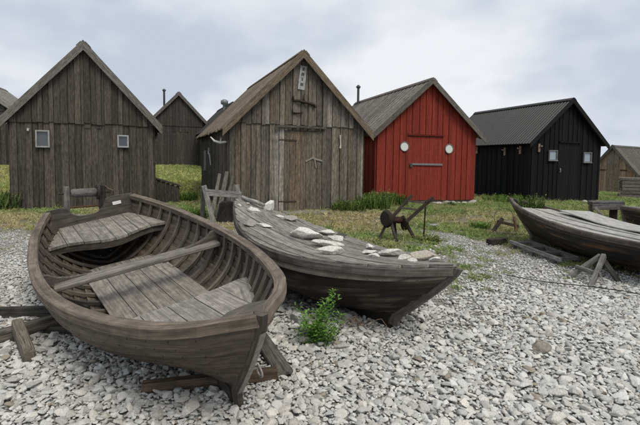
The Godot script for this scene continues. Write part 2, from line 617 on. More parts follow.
func build_huts() -> void:
	# --- dark grey hut at the left with two small white windows
	var t1 := func(_x, up, _s): return grey(0.075, 0.15, 0.095)
	var h1 := hut({"x": -5.861, "y": 0.208, "z": -11.027, "yaw": 0.378, "W": 3.172, "he": 2.282, "hr": 4.04, "D": 4.6, "ov": 0.18, "of": 0.166, "bw": 0.135, "tie": 2.14, "tone": t1,
		"roof": "planks", "roof_tone": func(_z, _s): return grey(0.16, 0.26, 0.02), "barge_tone": func(): return grey(0.22, 0.27, 0.02), "door": [-0.02, 0.43, 2.0],
		"label": "large dark grey board hut with two small white framed windows in its gable"})
	door_of(h1, -0.02, 0.43, -0.2, 2.0, 0.012, 3, M.wood, func(_i): return grey(0.10, 0.14, 0.08))
	window_of(h1, -1.04, -0.78, 1.52, 1.90, 0.088, 0.034, Color(0.5, 0.5, 0.48), Color(0.07, 0.08, 0.09))
	window_of(h1, 0.74, 0.97, 1.56, 1.84, 0.088, 0.034, Color(0.62, 0.63, 0.63), Color(0.05, 0.06, 0.075))
	rod(h1, "lamp_hook", M.flat, Color(0.35, 0.35, 0.33), [Vector3(-1.2, 1.93, 0.04), Vector3(-1.2, 1.93, 0.12), Vector3(-1.2, 1.88, 0.14)], 0.025)
	# --- grey hut in the middle
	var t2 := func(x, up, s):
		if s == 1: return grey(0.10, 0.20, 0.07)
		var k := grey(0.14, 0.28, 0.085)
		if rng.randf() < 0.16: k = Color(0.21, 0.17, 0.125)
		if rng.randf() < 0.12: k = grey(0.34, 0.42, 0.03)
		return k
	var h2 := hut({"x": -0.519, "y": 0.261, "z": -11.073, "yaw": 0.375, "W": 3.522, "he": 2.089, "hr": 3.84, "D": 5.36, "ov": 0.174, "of": 0.216, "bw": 0.115, "tie": 2.12, "tone": t2,
		"roof": "planks", "roof_tone": func(_z, _s): return grey(0.20, 0.30, 0.16), "barge_tone": func(): return Color(0.25, 0.20, 0.145), "barge": 0.15, "door": [-0.42, 0.58, 1.96],
		"label": "grey board hut with brownish plank door and a white name board in its gable"})
	var d2 := door_of(h2, -0.42, 0.58, -0.2, 1.95, 0.02, 7, M.wood, func(i): return [Color(0.20, 0.17, 0.13), Color(0.24, 0.185, 0.13), Color(0.26, 0.20, 0.14), Color(0.23, 0.185, 0.135), Color(0.22, 0.185, 0.145), Color(0.25, 0.21, 0.165), Color(0.2, 0.175, 0.14)][i])
	for y in [1.72, 0.2]:
		bar(d2, "hinge", M.rust, Color(0.14, 0.11, 0.09), Vector3(-0.56, y, 0.025), Vector3(-0.1, y, 0.025), Vector3.UP, 0.035, 0.012)
	bar(d2, "latch", M.flat, Color(0.24, 0.22, 0.2), Vector3(0.14, 1.2, 0.03), Vector3(0.34, 1.30, 0.03), Vector3.UP, 0.035, 0.02)
	bar(d2, "latch", M.flat, Color(0.24, 0.22, 0.2), Vector3(0.34, 1.28, 0.034), Vector3(0.58, 1.22, 0.034), Vector3.UP, 0.04, 0.02)
	bar(d2, "latch", M.flat, Color(0.22, 0.2, 0.18), Vector3(0.37, 1.3, 0.04), Vector3(0.42, 1.04, 0.04), Vector3.RIGHT, 0.03, 0.02)
	bar(h2, "lintel", M.wood, Color(0.15, 0.13, 0.11), Vector3(-0.66, 2.05, 0.10), Vector3(0.66, 2.05, 0.10), Vector3.UP, 0.06, 0.05)
	bar(h2, "door_step", M.rock, Color(0.33, 0.32, 0.3), Vector3(-0.5, -0.1, 0.28), Vector3(0.7, -0.1, 0.28), Vector3(0, 0, 1), 0.42, 0.14, 0.02)
	# ornaments nailed to the gable and walls (things of their own)
	var nb := thing("name_board", "narrow white name board nailed under the grey hut's gable peak", "sign", h2.transform * Vector3(0.02, 3.26, 0.075), 0.375)
	bar(nb, "panel", M.plank, Color(0.58, 0.58, 0.56), Vector3(-0.03, -0.29, 0), Vector3(0.03, 0.29, 0), Vector3.RIGHT, 0.17, 0.025)
	for i in 4:
		bar(nb, "mark", M.flat, Color(0.08, 0.075, 0.07), Vector3(-0.022 + i * 0.014, -0.2 + i * 0.125, 0.013), Vector3(-0.014 + i * 0.014, -0.125 + i * 0.125, 0.013), Vector3.RIGHT, [0.07, 0.035, 0.075, 0.05][i], 0.008)
	var br := thing("crooked_branch", "dark crooked driftwood branch hung below the white name board", "driftwood", h2.transform * Vector3(0.1, 2.66, 0.1), 0.375)
	rod(br, "branch", M.wood, Color(0.07, 0.05, 0.04), [Vector3(-0.33, 0.14, 0), Vector3(-0.30, 0.03, 0), Vector3(-0.18, 0.03, 0.02), Vector3(-0.03, 0.0, 0.03), Vector3(0.12, -0.02, 0.02), Vector3(0.24, -0.05, 0.0), Vector3(0.27, -0.12, 0.0)], [0.02, 0.03, 0.035, 0.035, 0.035, 0.035, 0.02])
	rod(br, "twig", M.wood, Color(0.09, 0.07, 0.055), [Vector3(-0.02, 0.0, 0.02), Vector3(-0.05, 0.12, 0.01), Vector3(-0.02, 0.22, 0.0)], [0.025, 0.018, 0.01])
	var hk := thing("iron_hook", "small dark iron hook on the grey hut's gable beneath the crooked branch", "hook", h2.transform * Vector3(-0.1, 2.4, 0.1), 0.375)
	rod(hk, "shank", M.rust, Color(0.07, 0.05, 0.045), [Vector3(-0.14, 0.07, 0), Vector3(-0.12, -0.01, 0), Vector3(0.0, -0.02, 0.01), Vector3(0.1, 0.0, 0.0), Vector3(0.12, 0.03, -0.03)], [0.016, 0.022, 0.022, 0.018, 0.01])
	var bone := thing("whale_bone", "short pale bone hung right of the brownish door of the grey hut", "bone", h2.transform * Vector3(1.07, 1.72, 0.085), 0.375)
	rod(bone, "shaft", M.flat, Color(0.5, 0.48, 0.44), [Vector3(0.0, -0.17, 0), Vector3(0.01, -0.08, 0), Vector3(0.0, 0.06, 0), Vector3(-0.01, 0.17, 0)], [0.028, 0.017, 0.017, 0.03])
	var ant := thing("forked_branch", "pale forked branch fixed under the eave of the grey hut's side wall", "driftwood", h2.transform * Vector3(-1.83, 1.72, -0.35), 0.375)
	rod(ant, "branch", M.flat, Color(0.5, 0.48, 0.44), [Vector3(0.0, -0.08, 0.3), Vector3(-0.1, -0.1, 0.15), Vector3(-0.22, -0.06, 0.0), Vector3(-0.3, 0.04, -0.1)], [0.025, 0.032, 0.028, 0.015])
	rod(ant, "tine", M.flat, Color(0.5, 0.48, 0.44), [Vector3(-0.1, -0.1, 0.15), Vector3(-0.08, 0.02, 0.1)], [0.022, 0.01])
	var ant2 := thing("leaning_stick", "thin pale crooked stick hung on the grey hut's shaded side wall", "driftwood", h2.transform * Vector3(-1.86, 1.3, -2.6), 0.375)
	rod(ant2, "branch", M.flat, Color(0.36, 0.35, 0.32), [Vector3(0, 0.25, -0.3), Vector3(-0.03, 0.1, -0.15), Vector3(-0.03, 0.05, 0.1), Vector3(-0.02, -0.25, 0.25)], [0.015, 0.025, 0.022, 0.014])
	var pn := bar(h2, "side_shutter", M.plank, Color(0.42, 0.43, 0.42), Vector3(-1.805, 0.85, -4.3), Vector3(-1.805, 1.5, -4.3), Vector3(0, 0, 1), 0.5, 0.02)
	pn.set_meta("label", "pale panel on the side wall")
	# --- red hut
	var t3 := func(_x, _up, _s):
		var k := rr(0.8, 1.1)
		return Color(0.375 * k, 0.06 * k, 0.04 * k)
	var h3 := hut({"x": 3.392, "y": 0.197, "z": -14.001, "yaw": 0.304, "W": 3.531, "he": 2.269, "hr": 3.84, "D": 5.8, "ov": 0.226, "of": 0.197, "bw": 0.125, "even": true, "tie": -1.0, "tone": t3, "mat": M.paint,
		"roof": "planks", "roof_tone": func(_z, _s): return grey(0.20, 0.34, 0.03), "barge_tone": func(): return grey(0.17, 0.21, 0.06), "barge": 0.15, "base": 0.07, "door": [-0.70, 0.51, 2.1],
		"label": "red painted board hut with round portholes either side of its door"})
	var d3 := door_of(h3, -0.70, 0.51, 0.08, 2.08, 0.012, 8, M.paint, func(_i): return Color(0.365, 0.058, 0.039) * rr(0.9, 1.08))
	bar(d3, "door_bar", M.metal, Color(0.33, 0.33, 0.33), Vector3(-0.58, 1.22, 0.04), Vector3(0.52, 1.21, 0.04), Vector3.UP, 0.06, 0.03)
	bar(d3, "padlock", M.metal, Color(0.12, 0.12, 0.12), Vector3(-0.6, 1.12, 0.05), Vector3(-0.6, 1.24, 0.05), Vector3.RIGHT, 0.09, 0.04, 0.008)
	bar(h3, "lintel", M.paint, Color(0.2, 0.03, 0.022), Vector3(-0.74, 2.13, 0.045), Vector3(0.55, 2.13, 0.045), Vector3.UP, 0.05, 0.06)
	for px in [[-0.84, 1.76], [0.76, 1.72]]:
		var w := sub("porthole", h3)
		var ring := []
		for k in 25: ring.append(Vector3(px[0] + cos(TAU * k / 24.0) * 0.145, px[1] + sin(TAU * k / 24.0) * 0.145, 0.05))
		rod(w, "frame", M.paint, Color(0.3, 0.26, 0.24), ring, 0.015)
		rod(w, "pane", M.glass, Color(0.62, 0.66, 0.6), [Vector3(px[0], px[1], 0.036), Vector3(px[0], px[1], 0.048)], 0.142)
	chimney_of(h3, Vector3(-0.2, 3.3, -5.4), 1.1, 0.055)
	var smesh := []
	for k in 6: smesh.append(stone_mesh(2, Vector3(1, 0.6, 0.8), 10))
	footing(h3, 1.8, smesh)
	# --- black hut
	var t4 := func(_x, _up, _s): return Color(0.014, 0.0145, 0.017) * rr(0.75, 1.3)
	var h4 := hut({"x": 9.971, "y": -0.062, "z": -17.886, "yaw": 0.338, "W": 3.666, "he": 2.511, "hr": 4.12, "D": 5.44, "ov": 0.247, "of": 0.197, "bw": 0.15, "even": true, "tie": -1.0, "tone": t4, "mat": M.paint,
		"roof": "metal", "roof_col": Color(0.056, 0.052, 0.048), "barge_tone": func(): return Color(0.02, 0.02, 0.021), "barge": 0.16, "base": 0.06, "door": [-0.42, 0.62, 2.36],
		"label": "black painted hut with ribbed metal roof and two small pale windows"})
	footing(h4, 1.85, smesh)
	var d4 := door_of(h4, -0.42, 0.62, 0.07, 2.34, 0.012, 8, M.paint, func(_i): return Color(0.017, 0.018, 0.021) * rr(0.85, 1.15))
	rod(d4, "handle", M.metal, Color(0.4, 0.38, 0.33), [Vector3(-0.37, 1.2, 0.04), Vector3(-0.37, 1.28, 0.07), Vector3(-0.37, 1.36, 0.04)], 0.025)
	bar(h4, "lintel", M.paint, Color(0.015, 0.015, 0.017), Vector3(-0.46, 2.42, 0.05), Vector3(0.66, 2.42, 0.05), Vector3.UP, 0.06, 0.08)
	window_of(h4, -1.0, -0.60, 1.70, 2.07, 0.082, 0.035, Color(0.3, 0.3, 0.29), Color(0.27, 0.32, 0.37), 0, true)
	window_of(h4, 0.85, 1.25, 1.64, 2.02, 0.082, 0.035, Color(0.3, 0.3, 0.29), Color(0.27, 0.32, 0.37), 0, true)
	for q in [[Vector3(-1.5, 2.16, 0.06), 0.0], [Vector3(-1.9, 2.08, -0.5), 1.0], [Vector3(-1.9, 2.03, -1.35), 1.0], [Vector3(-1.9, 2.12, -3.11), 1.0]]:
		var lab: String = ["weathered wooden peg on the black hut's front beside its corner", "pale wooden peg on the black hut's side wall closest to the corner", "pale wooden peg midway along the black hut's side wall", "pale wooden peg at the far end of the black hut's side wall"][[0.0, -0.5, -1.35, -3.11].find(snappedf(q[0].z, 0.01) if q[1] > 0.5 else 0.0)]
		var pg := thing("wall_peg", lab, "peg", h4.transform * q[0], 0.338, "pegs on the black hut")
		var out := Vector3(-1, 0, 0) if q[1] > 0.5 else Vector3(0, 0, 1)
		bar(pg, "bracket", M.wood, Color(0.45, 0.33, 0.22), Vector3(0, -0.16, 0), Vector3(0, 0.16, 0), Vector3(0, 0, 1) if q[1] > 0.5 else Vector3.RIGHT, 0.09, 0.03)
		rod(pg, "dowel", M.wood, Color(0.5, 0.4, 0.3), [Vector3(0, 0.02, 0), out * 0.14 + Vector3(0, 0.07, 0)], [0.03, 0.025])
	# --- hut beyond the meadow
	var t5 := func(_x, up, _s): return grey(0.075, 0.12, 0.04) * (0.9 if up else 1.0)
	var h5 := hut({"x": -8.158, "y": 1.05, "z": -25.41, "yaw": 0.395, "W": 2.68, "he": 2.75, "hr": 4.15, "D": 4.5, "ov": 0.24, "of": 0.2, "bw": 0.17, "tie": 2.3, "tone": t5,
		"roof": "planks", "roof_tone": func(_z, _s): return grey(0.14, 0.22, 0.02), "barge_tone": func(): return grey(0.18, 0.22, 0.02), "door": [-0.35, 0.5, 1.95],
		"label": "small dark hut with a stovepipe standing across the meadow"})
	door_of(h5, -0.35, 0.5, -0.1, 1.94, 0.012, 4, M.wood, func(_i): return grey(0.08, 0.11, 0.04))
	chimney_of(h5, Vector3(-0.72, 3.2, -1.0), 1.15, 0.06)
	# --- hut hidden behind the middle one
	var h6 := hut({"x": -4.846, "y": 0.68, "z": -24.2, "yaw": 0.394, "W": 2.85, "he": 2.38, "hr": 3.85, "D": 4.0, "ov": 0.21, "of": 0.2, "bw": 0.18, "tie": 2.2, "tone": t5,
		"roof": "planks", "roof_tone": func(_z, _s): return grey(0.07, 0.11, 0.02), "barge_tone": func(): return grey(0.09, 0.12, 0.02),
		"label": "dark hut roof with a round vent peeping out behind the grey hut"})
	rod(h6, "roof_vent", M.metal, Color(0.3, 0.31, 0.33), [Vector3(-0.42, 3.3, 0.0), Vector3(-0.42, 3.72, 0.0), Vector3(-0.42, 3.78, 0.0), Vector3(-0.42, 3.95, 0.0), Vector3(-0.42, 4.02, 0.0)], [0.09, 0.09, 0.2, 0.2, 0.08])
	# --- hut at the far left edge
	var h7 := hut({"x": -16.52, "y": 1.03, "z": -20.55, "yaw": 0.318, "W": 3.22, "he": 2.95, "hr": 4.2, "D": 5.0, "ov": 0.23, "of": 0.2, "bw": 0.2, "tie": 2.6, "tone": t5,
		"roof": "planks", "roof_tone": func(_z, _s): return grey(0.3, 0.4, 0.0), "barge_tone": func(): return grey(0.35, 0.42, 0.0),
		"label": "dark hut with a pale roof cut off by the left edge"})
	# --- tan hut far right
	var t8 := func(x, up, _s):
		var k: Color = Color(0.46, 0.36, 0.235) * rr(0.75, 1.12)
		if rng.randf() < 0.2: k = Color(0.42, 0.25, 0.14)
		if up: k = grey(0.24, 0.32, 0.12)
		return k
	var h8 := hut({"x": 19.913, "y": -0.4, "z": -30.01, "yaw": -0.961, "W": 2.715, "he": 1.474, "hr": 3.15, "D": 8.0, "ov": 0.25, "of": 0.19, "bw": 0.2, "tie": 2.15, "tone": t8,
		"roof": "planks", "roof_tone": func(_z, _s): return grey(0.17, 0.25, 0.04), "barge_tone": func(): return grey(0.13, 0.18, 0.04), "door": [-0.35, 0.4, 1.95],
		"label": "small tan board hut with grey roof beyond the black hut"})
	var d8 := door_of(h8, -0.35, 0.4, -0.1, 1.94, 0.012, 4, M.wood, func(_i): return Color(0.33, 0.27, 0.19) * rr(0.8, 1.1))
	for hx in [-0.6, 0.68]:
		bar(h8, "hinge", M.rust, Color(0.16, 0.08, 0.05), Vector3(hx - 0.2, 1.5, 0.06), Vector3(hx + 0.2, 1.5, 0.06), Vector3.UP, 0.08, 0.02)

# ---------------------------------------------------------------- boats
# local frame: x across, y up, z from stern to bow
func bread(B: Dictionary, t: float) -> float:
	var b: Array = B.b
	var f := clampf(t, 0.0, 1.0) * (b.size() - 1)
	var i := mini(int(f), b.size() - 2)
	return cubic_interpolate(b[i], b[i + 1], b[maxi(i - 1, 0)], b[mini(i + 2, b.size() - 1)], f - i)

func sheer(B: Dictionary, t: float) -> float:
	return B.h0 + B.h1 * (1.0 - t) * (1.0 - t) + B.h2 * pow(clampf(t, 0.0, 1.0), 2.5)

func hp(B: Dictionary, t: float, v: float, s: float) -> Vector3:
	var w := sm(0.62, 1.06, t)
	if B.get("double", false): w = maxf(w, 1.0 - sm(0.0, 0.45, t))
	else: w = maxf(w, 0.45 * (1.0 - sm(0.0, 0.5, t)))
	var h := sheer(B, t)
	var r: float = 0.055 + 0.05 * sm(0.6, 1.0, t)
	var a := v * PI * 0.5
	var x := bread(B, t) * lerpf(pow(sin(a), 0.82), pow(v, 1.2), w)
	var y := r + (h - r) * lerpf(1.0 - cos(a), v, w)
	var z: float = B.L * t - B.foot * pow(1.0 - v, B.get("curve", 1.12)) * pow(t, 4.0)
	if B.has("srake"): z += B.srake * pow(1.0 - v, 1.5) * pow(1.0 - t, 4.0)
	return Vector3(x * s, y, z)

func hn(B: Dictionary, t: float, v: float, s: float) -> Vector3:
	var e := 0.01
	var du := hp(B, minf(t + e, 1.0), v, s) - hp(B, maxf(t - e, 0.0), v, s)
	var dv := hp(B, t, minf(v + e, 1.0), s) - hp(B, t, maxf(v - e, 0.0), s)
	var n := du.cross(dv).normalized()
	if n.x * s < 0.0: n = -n
	if absf(n.x) < 0.001: n = Vector3(s, 0, 0)
	return n

func strip_mesh(rings: Array, col, cols = null) -> Mb:
	# rings: list of closed 4+ point loops along the piece; flat faces, capped
	var b := mb(col)
	var C: int = rings[0].size()
	var along := 0.0
	var off := b.off
	for i in rings.size() - 1:
		if cols != null: b.col = cols[i]
		b.off = off + Vector2(0, along / 2.0)
		for k in C:
			var k2 := (k + 1) % C
			b.off.x = off.x + 0.13 * k
			b.quad(rings[i][k], rings[i][k2], rings[i + 1][k2], rings[i + 1][k])
		along += (rings[i + 1][0] - rings[i][0]).length()
	b.off = off
	for e in 2:
		var g: Array = rings[0] if e == 0 else rings[rings.size() - 1]
		for k in range(1, C - 1, 2):
			if e == 1: b.quad(g[0], g[k], g[k + 1], g[(k + 2) % C], 0.03, 0.03)
			else: b.quad(g[(k + 2) % C], g[k + 1], g[k], g[0], 0.03, 0.03)
	return b

func boat_shell(o: Node3D, B: Dictionary) -> void:
	var ns: int = B.strakes
	var ST := 40
	for s in [-1.0, 1.0]:
		for k in ns:
			var v0 := float(k) / ns
			var v1 := minf(float(k + 1) / ns + 0.012, 1.0)
			var outer := []
			var inner := []
			var cols := []
			var cin := []
			for i in ST + 1:
				var t := float(i) / ST
				var ro := []
				var ri := []
				var rc := []
				var ric := []
				for j in 4:
					var v := lerpf(v0, v1, j / 3.0)
					var p := hp(B, t, v, s)
					var n := hn(B, t, v, s)
					var lap := lerpf(0.028, 0.002, j / 3.0) * (1.0 - 0.7 * sm(0.93, 1.0, t))
					ro.append(p + n * lap)
					ri.append(p + n * (lap - 0.014))
					rc.append(B.paint.call(t, v, k, s, false))
					ric.append(B.paint.call(t, v, k, s, true))
				outer.append(ro); inner.append(ri); cols.append(rc); cin.append(ric)
			var b := mb()
			b.sheet(outer, s < 0.0, cols)
			b.sheet(inner, s > 0.0, cin)
			for i in ST:
				b.col = cols[i][0]
				for e in [0, 3]:
					if (e == 0) == (s > 0.0): b.quad(inner[i][e], outer[i][e], outer[i + 1][e], inner[i + 1][e])
					else: b.quad(outer[i][e], inner[i][e], inner[i + 1][e], outer[i + 1][e])
			put(b, "strake", B.mat, o)
	# rivets along the laps
	var rv := mb(Color(0.085, 0.066, 0.052))
	for s in [-1.0, 1.0]:
		for k in range(1, ns):
			for i in 26:
				var t := 0.03 + i * 0.0365
				var v := float(k) / ns + 0.012
				var p := hp(B, t, v, s)
				var n := hn(B, t, v, s)
				var u := n.cross(Vector3.BACK).normalized()
				var w := n.cross(u)
				var ring := []
				for q in 6: ring.append(p + n * 0.026 + (u * cos(TAU * q / 6.0) + w * sin(TAU * q / 6.0)) * 0.0045)
				var tip := p + n * 0.029
				for q in 6:
					var a: Vector3 = ring[q]
					var b: Vector3 = ring[(q + 1) % 6]
					var fn := (b - a).cross(tip - a)
					if fn.dot(n) < 0.0: rv.quad(b, a, tip, tip, 0.01, 0.01)
					else: rv.quad(a, b, tip, tip, 0.01, 0.01)
	var rvo := put(rv, "rivets", M.rust, o)
	rvo.set_meta("kind", "stuff")
	# keel
	var rings := []
	for i in 25:
		var t := i / 24.0 * 0.985
		var p := hp(B, t, 0.0, 1.0)
		var kb := -0.03 * sm(0.7, 1.0, t)
		rings.append([Vector3(-0.025, kb, p.z), Vector3(0.025, kb, p.z), Vector3(0.03, p.y + 0.02, p.z), Vector3(-0.03, p.y + 0.02, p.z)])
	put(strip_mesh(rings, B.keel), "keel", M.hull, o)
	# stem
	var sr := []
	for i in 15:
		var v := -0.12 + i / 14.0 * 1.15
		var vv := clampf(v, 0.0, 1.0)
		var p := hp(B, 1.0, vv, 1.0)
		var y := p.y + (v - vv) * (sheer(B, 1.0) - 0.1)
		y = maxf(y, -0.03)
		var d: float = B.get("stem_out", 0.034)
		var sd: float = B.get("stem_in", -0.006)
		var z := p.z
		sr.append([Vector3(-0.02, y, z - 0.05), Vector3(0.02, y, z - 0.05), Vector3(0.03, y, z - sd), Vector3(0.016, y, z + d), Vector3(-0.016, y, z + d), Vector3(-0.03, y, z - sd)])
	put(strip_mesh(sr, B.stem), "stem", M.hull, o)
	# rails
	for s in [-1.0, 1.0]:
		var gr := []
		var gc := []
		for i in ST + 1:
			var t := i / float(ST)
			var bb := bread(B, t)
			var h := sheer(B, t)
			var z: float = B.L * t
			var out := bb + 0.03
			var inn := maxf(bb - B.rail, 0.004)
			if t > 0.9: out = bb + lerpf(0.03, 0.004, (t - 0.9) / 0.1)
			var x := [inn, out - 0.012, out, out, out - 0.006, inn]
			var y := [h + 0.022, h + 0.022, h + 0.012, h - 0.045, h - 0.05, h - 0.03]
			var ring := []
			for k in 6: ring.append(Vector3(x[k] * s, y[k], z))
			if s > 0.0: ring.reverse()
			gr.append(ring)
			gc.append(B.rail_paint.call(t, s))
		put(strip_mesh(gr, Color(1, 1, 1), gc), "gunwale", M.plank, o)

func boat_ribs(o: Node3D, B: Dictionary, t0: float, t1: float, n: int, col: Callable) -> void:
	for i in n:
		var t := lerpf(t0, t1, i / float(n - 1))
		var rings := []
		for j in 27:
			var q := (j - 13) / 13.0
			var s := 1.0 if q >= 0.0 else -1.0
			var v := clampf(absf(q) * 0.965, 0.0, 0.965)
			var p := hp(B, t, v, s)
			var nn := hn(B, t, v, s)
			if j == 13: nn = Vector3(0, -1, 0)
			var a := p - nn * 0.013
			var b := p - nn * 0.042
			var dz := Vector3(0, 0, 0.02)
			rings.append([a - dz, b - dz, b + dz, a + dz])
		put(strip_mesh(rings, col.call()), "rib", M.plank, o)

func width_at(B: Dictionary, z: float, y: float) -> float:
	# half breadth of the hull at a level
	var t: float = clampf(z / B.L, 0.0, 1.0)
	var lo := 0.0
	for pass_ in 6:
		lo = 0.0
		var hi := 1.0
		for i in 14:
			var m := (lo + hi) * 0.5
			if hp(B, t, m, 1.0).y < y: lo = m
			else: hi = m
		t = clampf(t + (z - hp(B, t, lo, 1.0).z) / B.L, 0.0, 1.0)
	return hp(B, t, lo, 1.0).x

func inner_boards(o: Node3D, B: Dictionary, called: String, y: float, z0: Callable, z1: Callable, edges: Array, half: float, col: Callable, th := 0.022, level := 0.0) -> void:
	# planks that run fore and aft, cut to the hull's inside
	for i in edges.size() - 1:
		var xa: float = edges[i] + 0.003
		var xb: float = edges[i + 1] - 0.003
		var rings := []
		for k in 41:
			var q := k / 40.0
			var ra := []
			for x in [xa, xb]:
				var za: float = z0.call(x)
				var zb: float = z1.call(x)
				ra.append(lerpf(za, zb, q))
			var yy: float = y + level * (ra[0] - z0.call(0.0))
			var wa := minf(width_at(B, ra[0], yy) - 0.03, half)
			var x0 := clampf(xa, -wa, wa)
			var x1 := clampf(xb, -wa, wa)
			if x1 - x0 < 0.004:
				if rings.size() > 1: break
				rings.clear()
				continue
			rings.append([Vector3(x0, yy - th, ra[0]), Vector3(x1, yy - th, ra[1]), Vector3(x1, yy, ra[1]), Vector3(x0, yy, ra[0])])
		if rings.size() > 1:
			var b := strip_mesh(rings, col.call())
			put(b, called, M.plank, o)

func make_boat(label: String, origin: Vector3, lat: Vector3, up: Vector3, fwd: Vector3) -> Node3D:
	var o := thing("rowing_boat", label, "boat", Vector3.ZERO, 0.0, "wooden boats drawn up on the shore")
	o.transform = Transform3D(Basis(lat, up, fwd).orthonormalized(), origin)
	return o

func build_boats() -> void:
	# ------------ open boat in front
	var B1 := {"L": 4.408, "h0": 0.445, "h1": 0.306, "h2": 0.343, "foot": 0.503, "strakes": 9, "rail": 0.055, "mat": M.hull, "keel": Color(0.07, 0.058, 0.05), "stem": Color(0.12, 0.097, 0.078),
		"b": [0.512, 0.584, 0.648, 0.699, 0.737, 0.765, 0.788, 0.804, 0.812, 0.813, 0.805, 0.788, 0.761, 0.723, 0.676, 0.618, 0.552, 0.474, 0.381, 0.241, 0.03]}
	B1.paint = func(t, v, k, s, inside):
		var n := nz2.get_noise_3d(t * 160.0, v * 60.0 + k * 17.0, s * 40.0)
		if inside: return Color(0.165, 0.133, 0.102) * (1.0 + 0.25 * n) * (0.82 + 0.08 * ((k * 7) % 5))
		return Color(0.152, 0.119, 0.092) * (1.0 + 0.22 * n) * (0.82 + 0.085 * ((k * 7) % 5))
	B1.rail_paint = func(t, s):
		var n := nz2.get_noise_2d(t * 300.0, s * 50.0)
		return Color(0.23, 0.19, 0.15) * (1.0 + 0.4 * n)
	var o := make_boat("open weathered wooden rowing boat in front with benches and a net roller", Vector3(-2.8314, 0.1551, -5.729), Vector3(0.788, 0.1892, -0.5859), Vector3(-0.125, 0.981, 0.1487), Vector3(0.6029, -0.044, 0.7966))
	boat_shell(o, B1)
	boat_ribs(o, B1, 0.05, 0.93, 18, func(): return grey(0.14, 0.19, 0.1))
	# transom with a dip for the roller
	var poly := PackedVector2Array()
	var tp := func(s): 
		var a := []
		for i in 15: a.append(hp(B1, 0.0, i / 14.0, s))
		return a
	for p in tp.call(1.0): poly.append(Vector2(p.x + 0.012, p.y))
	var ts := sheer(B1, 0.0)
	for q in [Vector2(0.50, ts + 0.035), Vector2(0.36, ts + 0.045), Vector2(0.24, ts + 0.05), Vector2(0.17, ts + 0.03), Vector2(0.12, ts - 0.06), Vector2(0.05, ts - 0.115), Vector2(-0.06, ts - 0.125), Vector2(-0.17, ts - 0.115), Vector2(-0.24, ts - 0.07), Vector2(-0.28, ts + 0.01), Vector2(-0.34, ts + 0.035), Vector2(-0.50, ts + 0.03)]:
		poly.append(q)
	var lf: Array = tp.call(-1.0)
	lf.reverse()
	for p in lf: poly.append(Vector2(p.x - 0.012, p.y))
	poly.remove_at(poly.size() - 1)
	var tr := mb(Color(0.125, 0.108, 0.095))
	tr.plate(poly, Vector3(0, 0, -0.035), Vector3.RIGHT, Vector3.UP, Vector3.BACK, 0.045)
	put(tr, "transom", M.plank, o)
	bar(o, "label_plate", M.flat, Color(0.72, 0.72, 0.7), Vector3(0.24, ts - 0.045, 0.016), Vector3(0.345, ts - 0.045, 0.016), Vector3.UP, 0.042, 0.006)
	var nr := sub("net_roller", o)
	var npv := Vector3(-0.07, ts, -0.055)
	nr.transform = Transform3D(Basis(Vector3.BACK, -0.17), npv - Basis(Vector3.BACK, -0.17) * npv)
	bar(nr, "post", M.wood, Color(0.22, 0.21, 0.195), Vector3(-0.27, ts - 0.12, -0.055), Vector3(-0.27, ts + 0.25, -0.055), Vector3.RIGHT, 0.065, 0.04, 0.008)
	bar(nr, "post", M.wood, Color(0.06, 0.055, 0.05), Vector3(0.135, ts - 0.12, -0.055), Vector3(0.135, ts + 0.25, -0.055), Vector3.RIGHT, 0.08, 0.045, 0.008)
	var dr := []
	var drr := []
	for i in 12:
		dr.append(Vector3(-0.225 + i * 0.0275, ts + 0.16, -0.055))
		drr.append(0.053 + (0.004 if i % 2 == 0 else 0.0) - (0.012 if i == 0 or i == 11 else 0.0))
	rod(nr, "drum", M.wood, Color(0.22, 0.215, 0.2), dr, drr)
	rod(nr, "flange", M.wood, Color(0.06, 0.055, 0.05), [Vector3(0.07, ts + 0.165, -0.055), Vector3(0.1, ts + 0.165, -0.055)], 0.10)
	rod(nr, "axle", M.rust, Color(0.1, 0.08, 0.07), [Vector3(-0.36, ts + 0.16, -0.055), Vector3(0.24, ts + 0.16, -0.055)], 0.013)
	rod(nr, "crank", M.rust, Color(0.28, 0.2, 0.15), [Vector3(0.17, ts + 0.24, -0.04), Vector3(0.20, ts + 0.2, -0.06), Vector3(0.27, ts + 0.17, -0.06)], 0.012)
	rod(nr, "guide_bar", M.rust, Color(0.2, 0.12, 0.07), [Vector3(-0.25, ts - 0.02, -0.05), Vector3(0.12, ts - 0.015, -0.05)], 0.012)
	# stern sheets
	var se := [-0.62, -0.43, -0.27, -0.12, 0.03, 0.17, 0.31, 0.46, 0.64]
	inner_boards(o, B1, "stern_board", 0.545, func(_x): return 0.02, func(x): return 0.86 + 0.1 * cos(x * 6.5) + 0.10 * x, se, 2.0, func(): return grey(0.29, 0.36, 0.035), 0.03, -0.06)
	var sb := []
	for i in 21:
		var x := lerpf(-0.6, 0.62, i / 20.0)
		var z := 0.86 + 0.1 * cos(x * 6.5) + 0.10 * x - 0.025
		var y := 0.545 - 0.06 * z - 0.032
		sb.append([Vector3(x, y - 0.07, z - 0.015), Vector3(x, y, z - 0.015), Vector3(x, y, z + 0.015), Vector3(x, y - 0.07, z + 0.015)])
	put(strip_mesh(sb, Color(0.1, 0.085, 0.07)), "seat_bearer", M.plank, o)
	# thwart with knees
	var zt := 2.02
	bar(o, "thwart", M.plank, Color(0.28, 0.255, 0.225), Vector3(-0.70, 0.455, 1.97), Vector3(0.755, 0.455, 2.1), Vector3(0, 0, 1), 0.17, 0.04, 0.008)
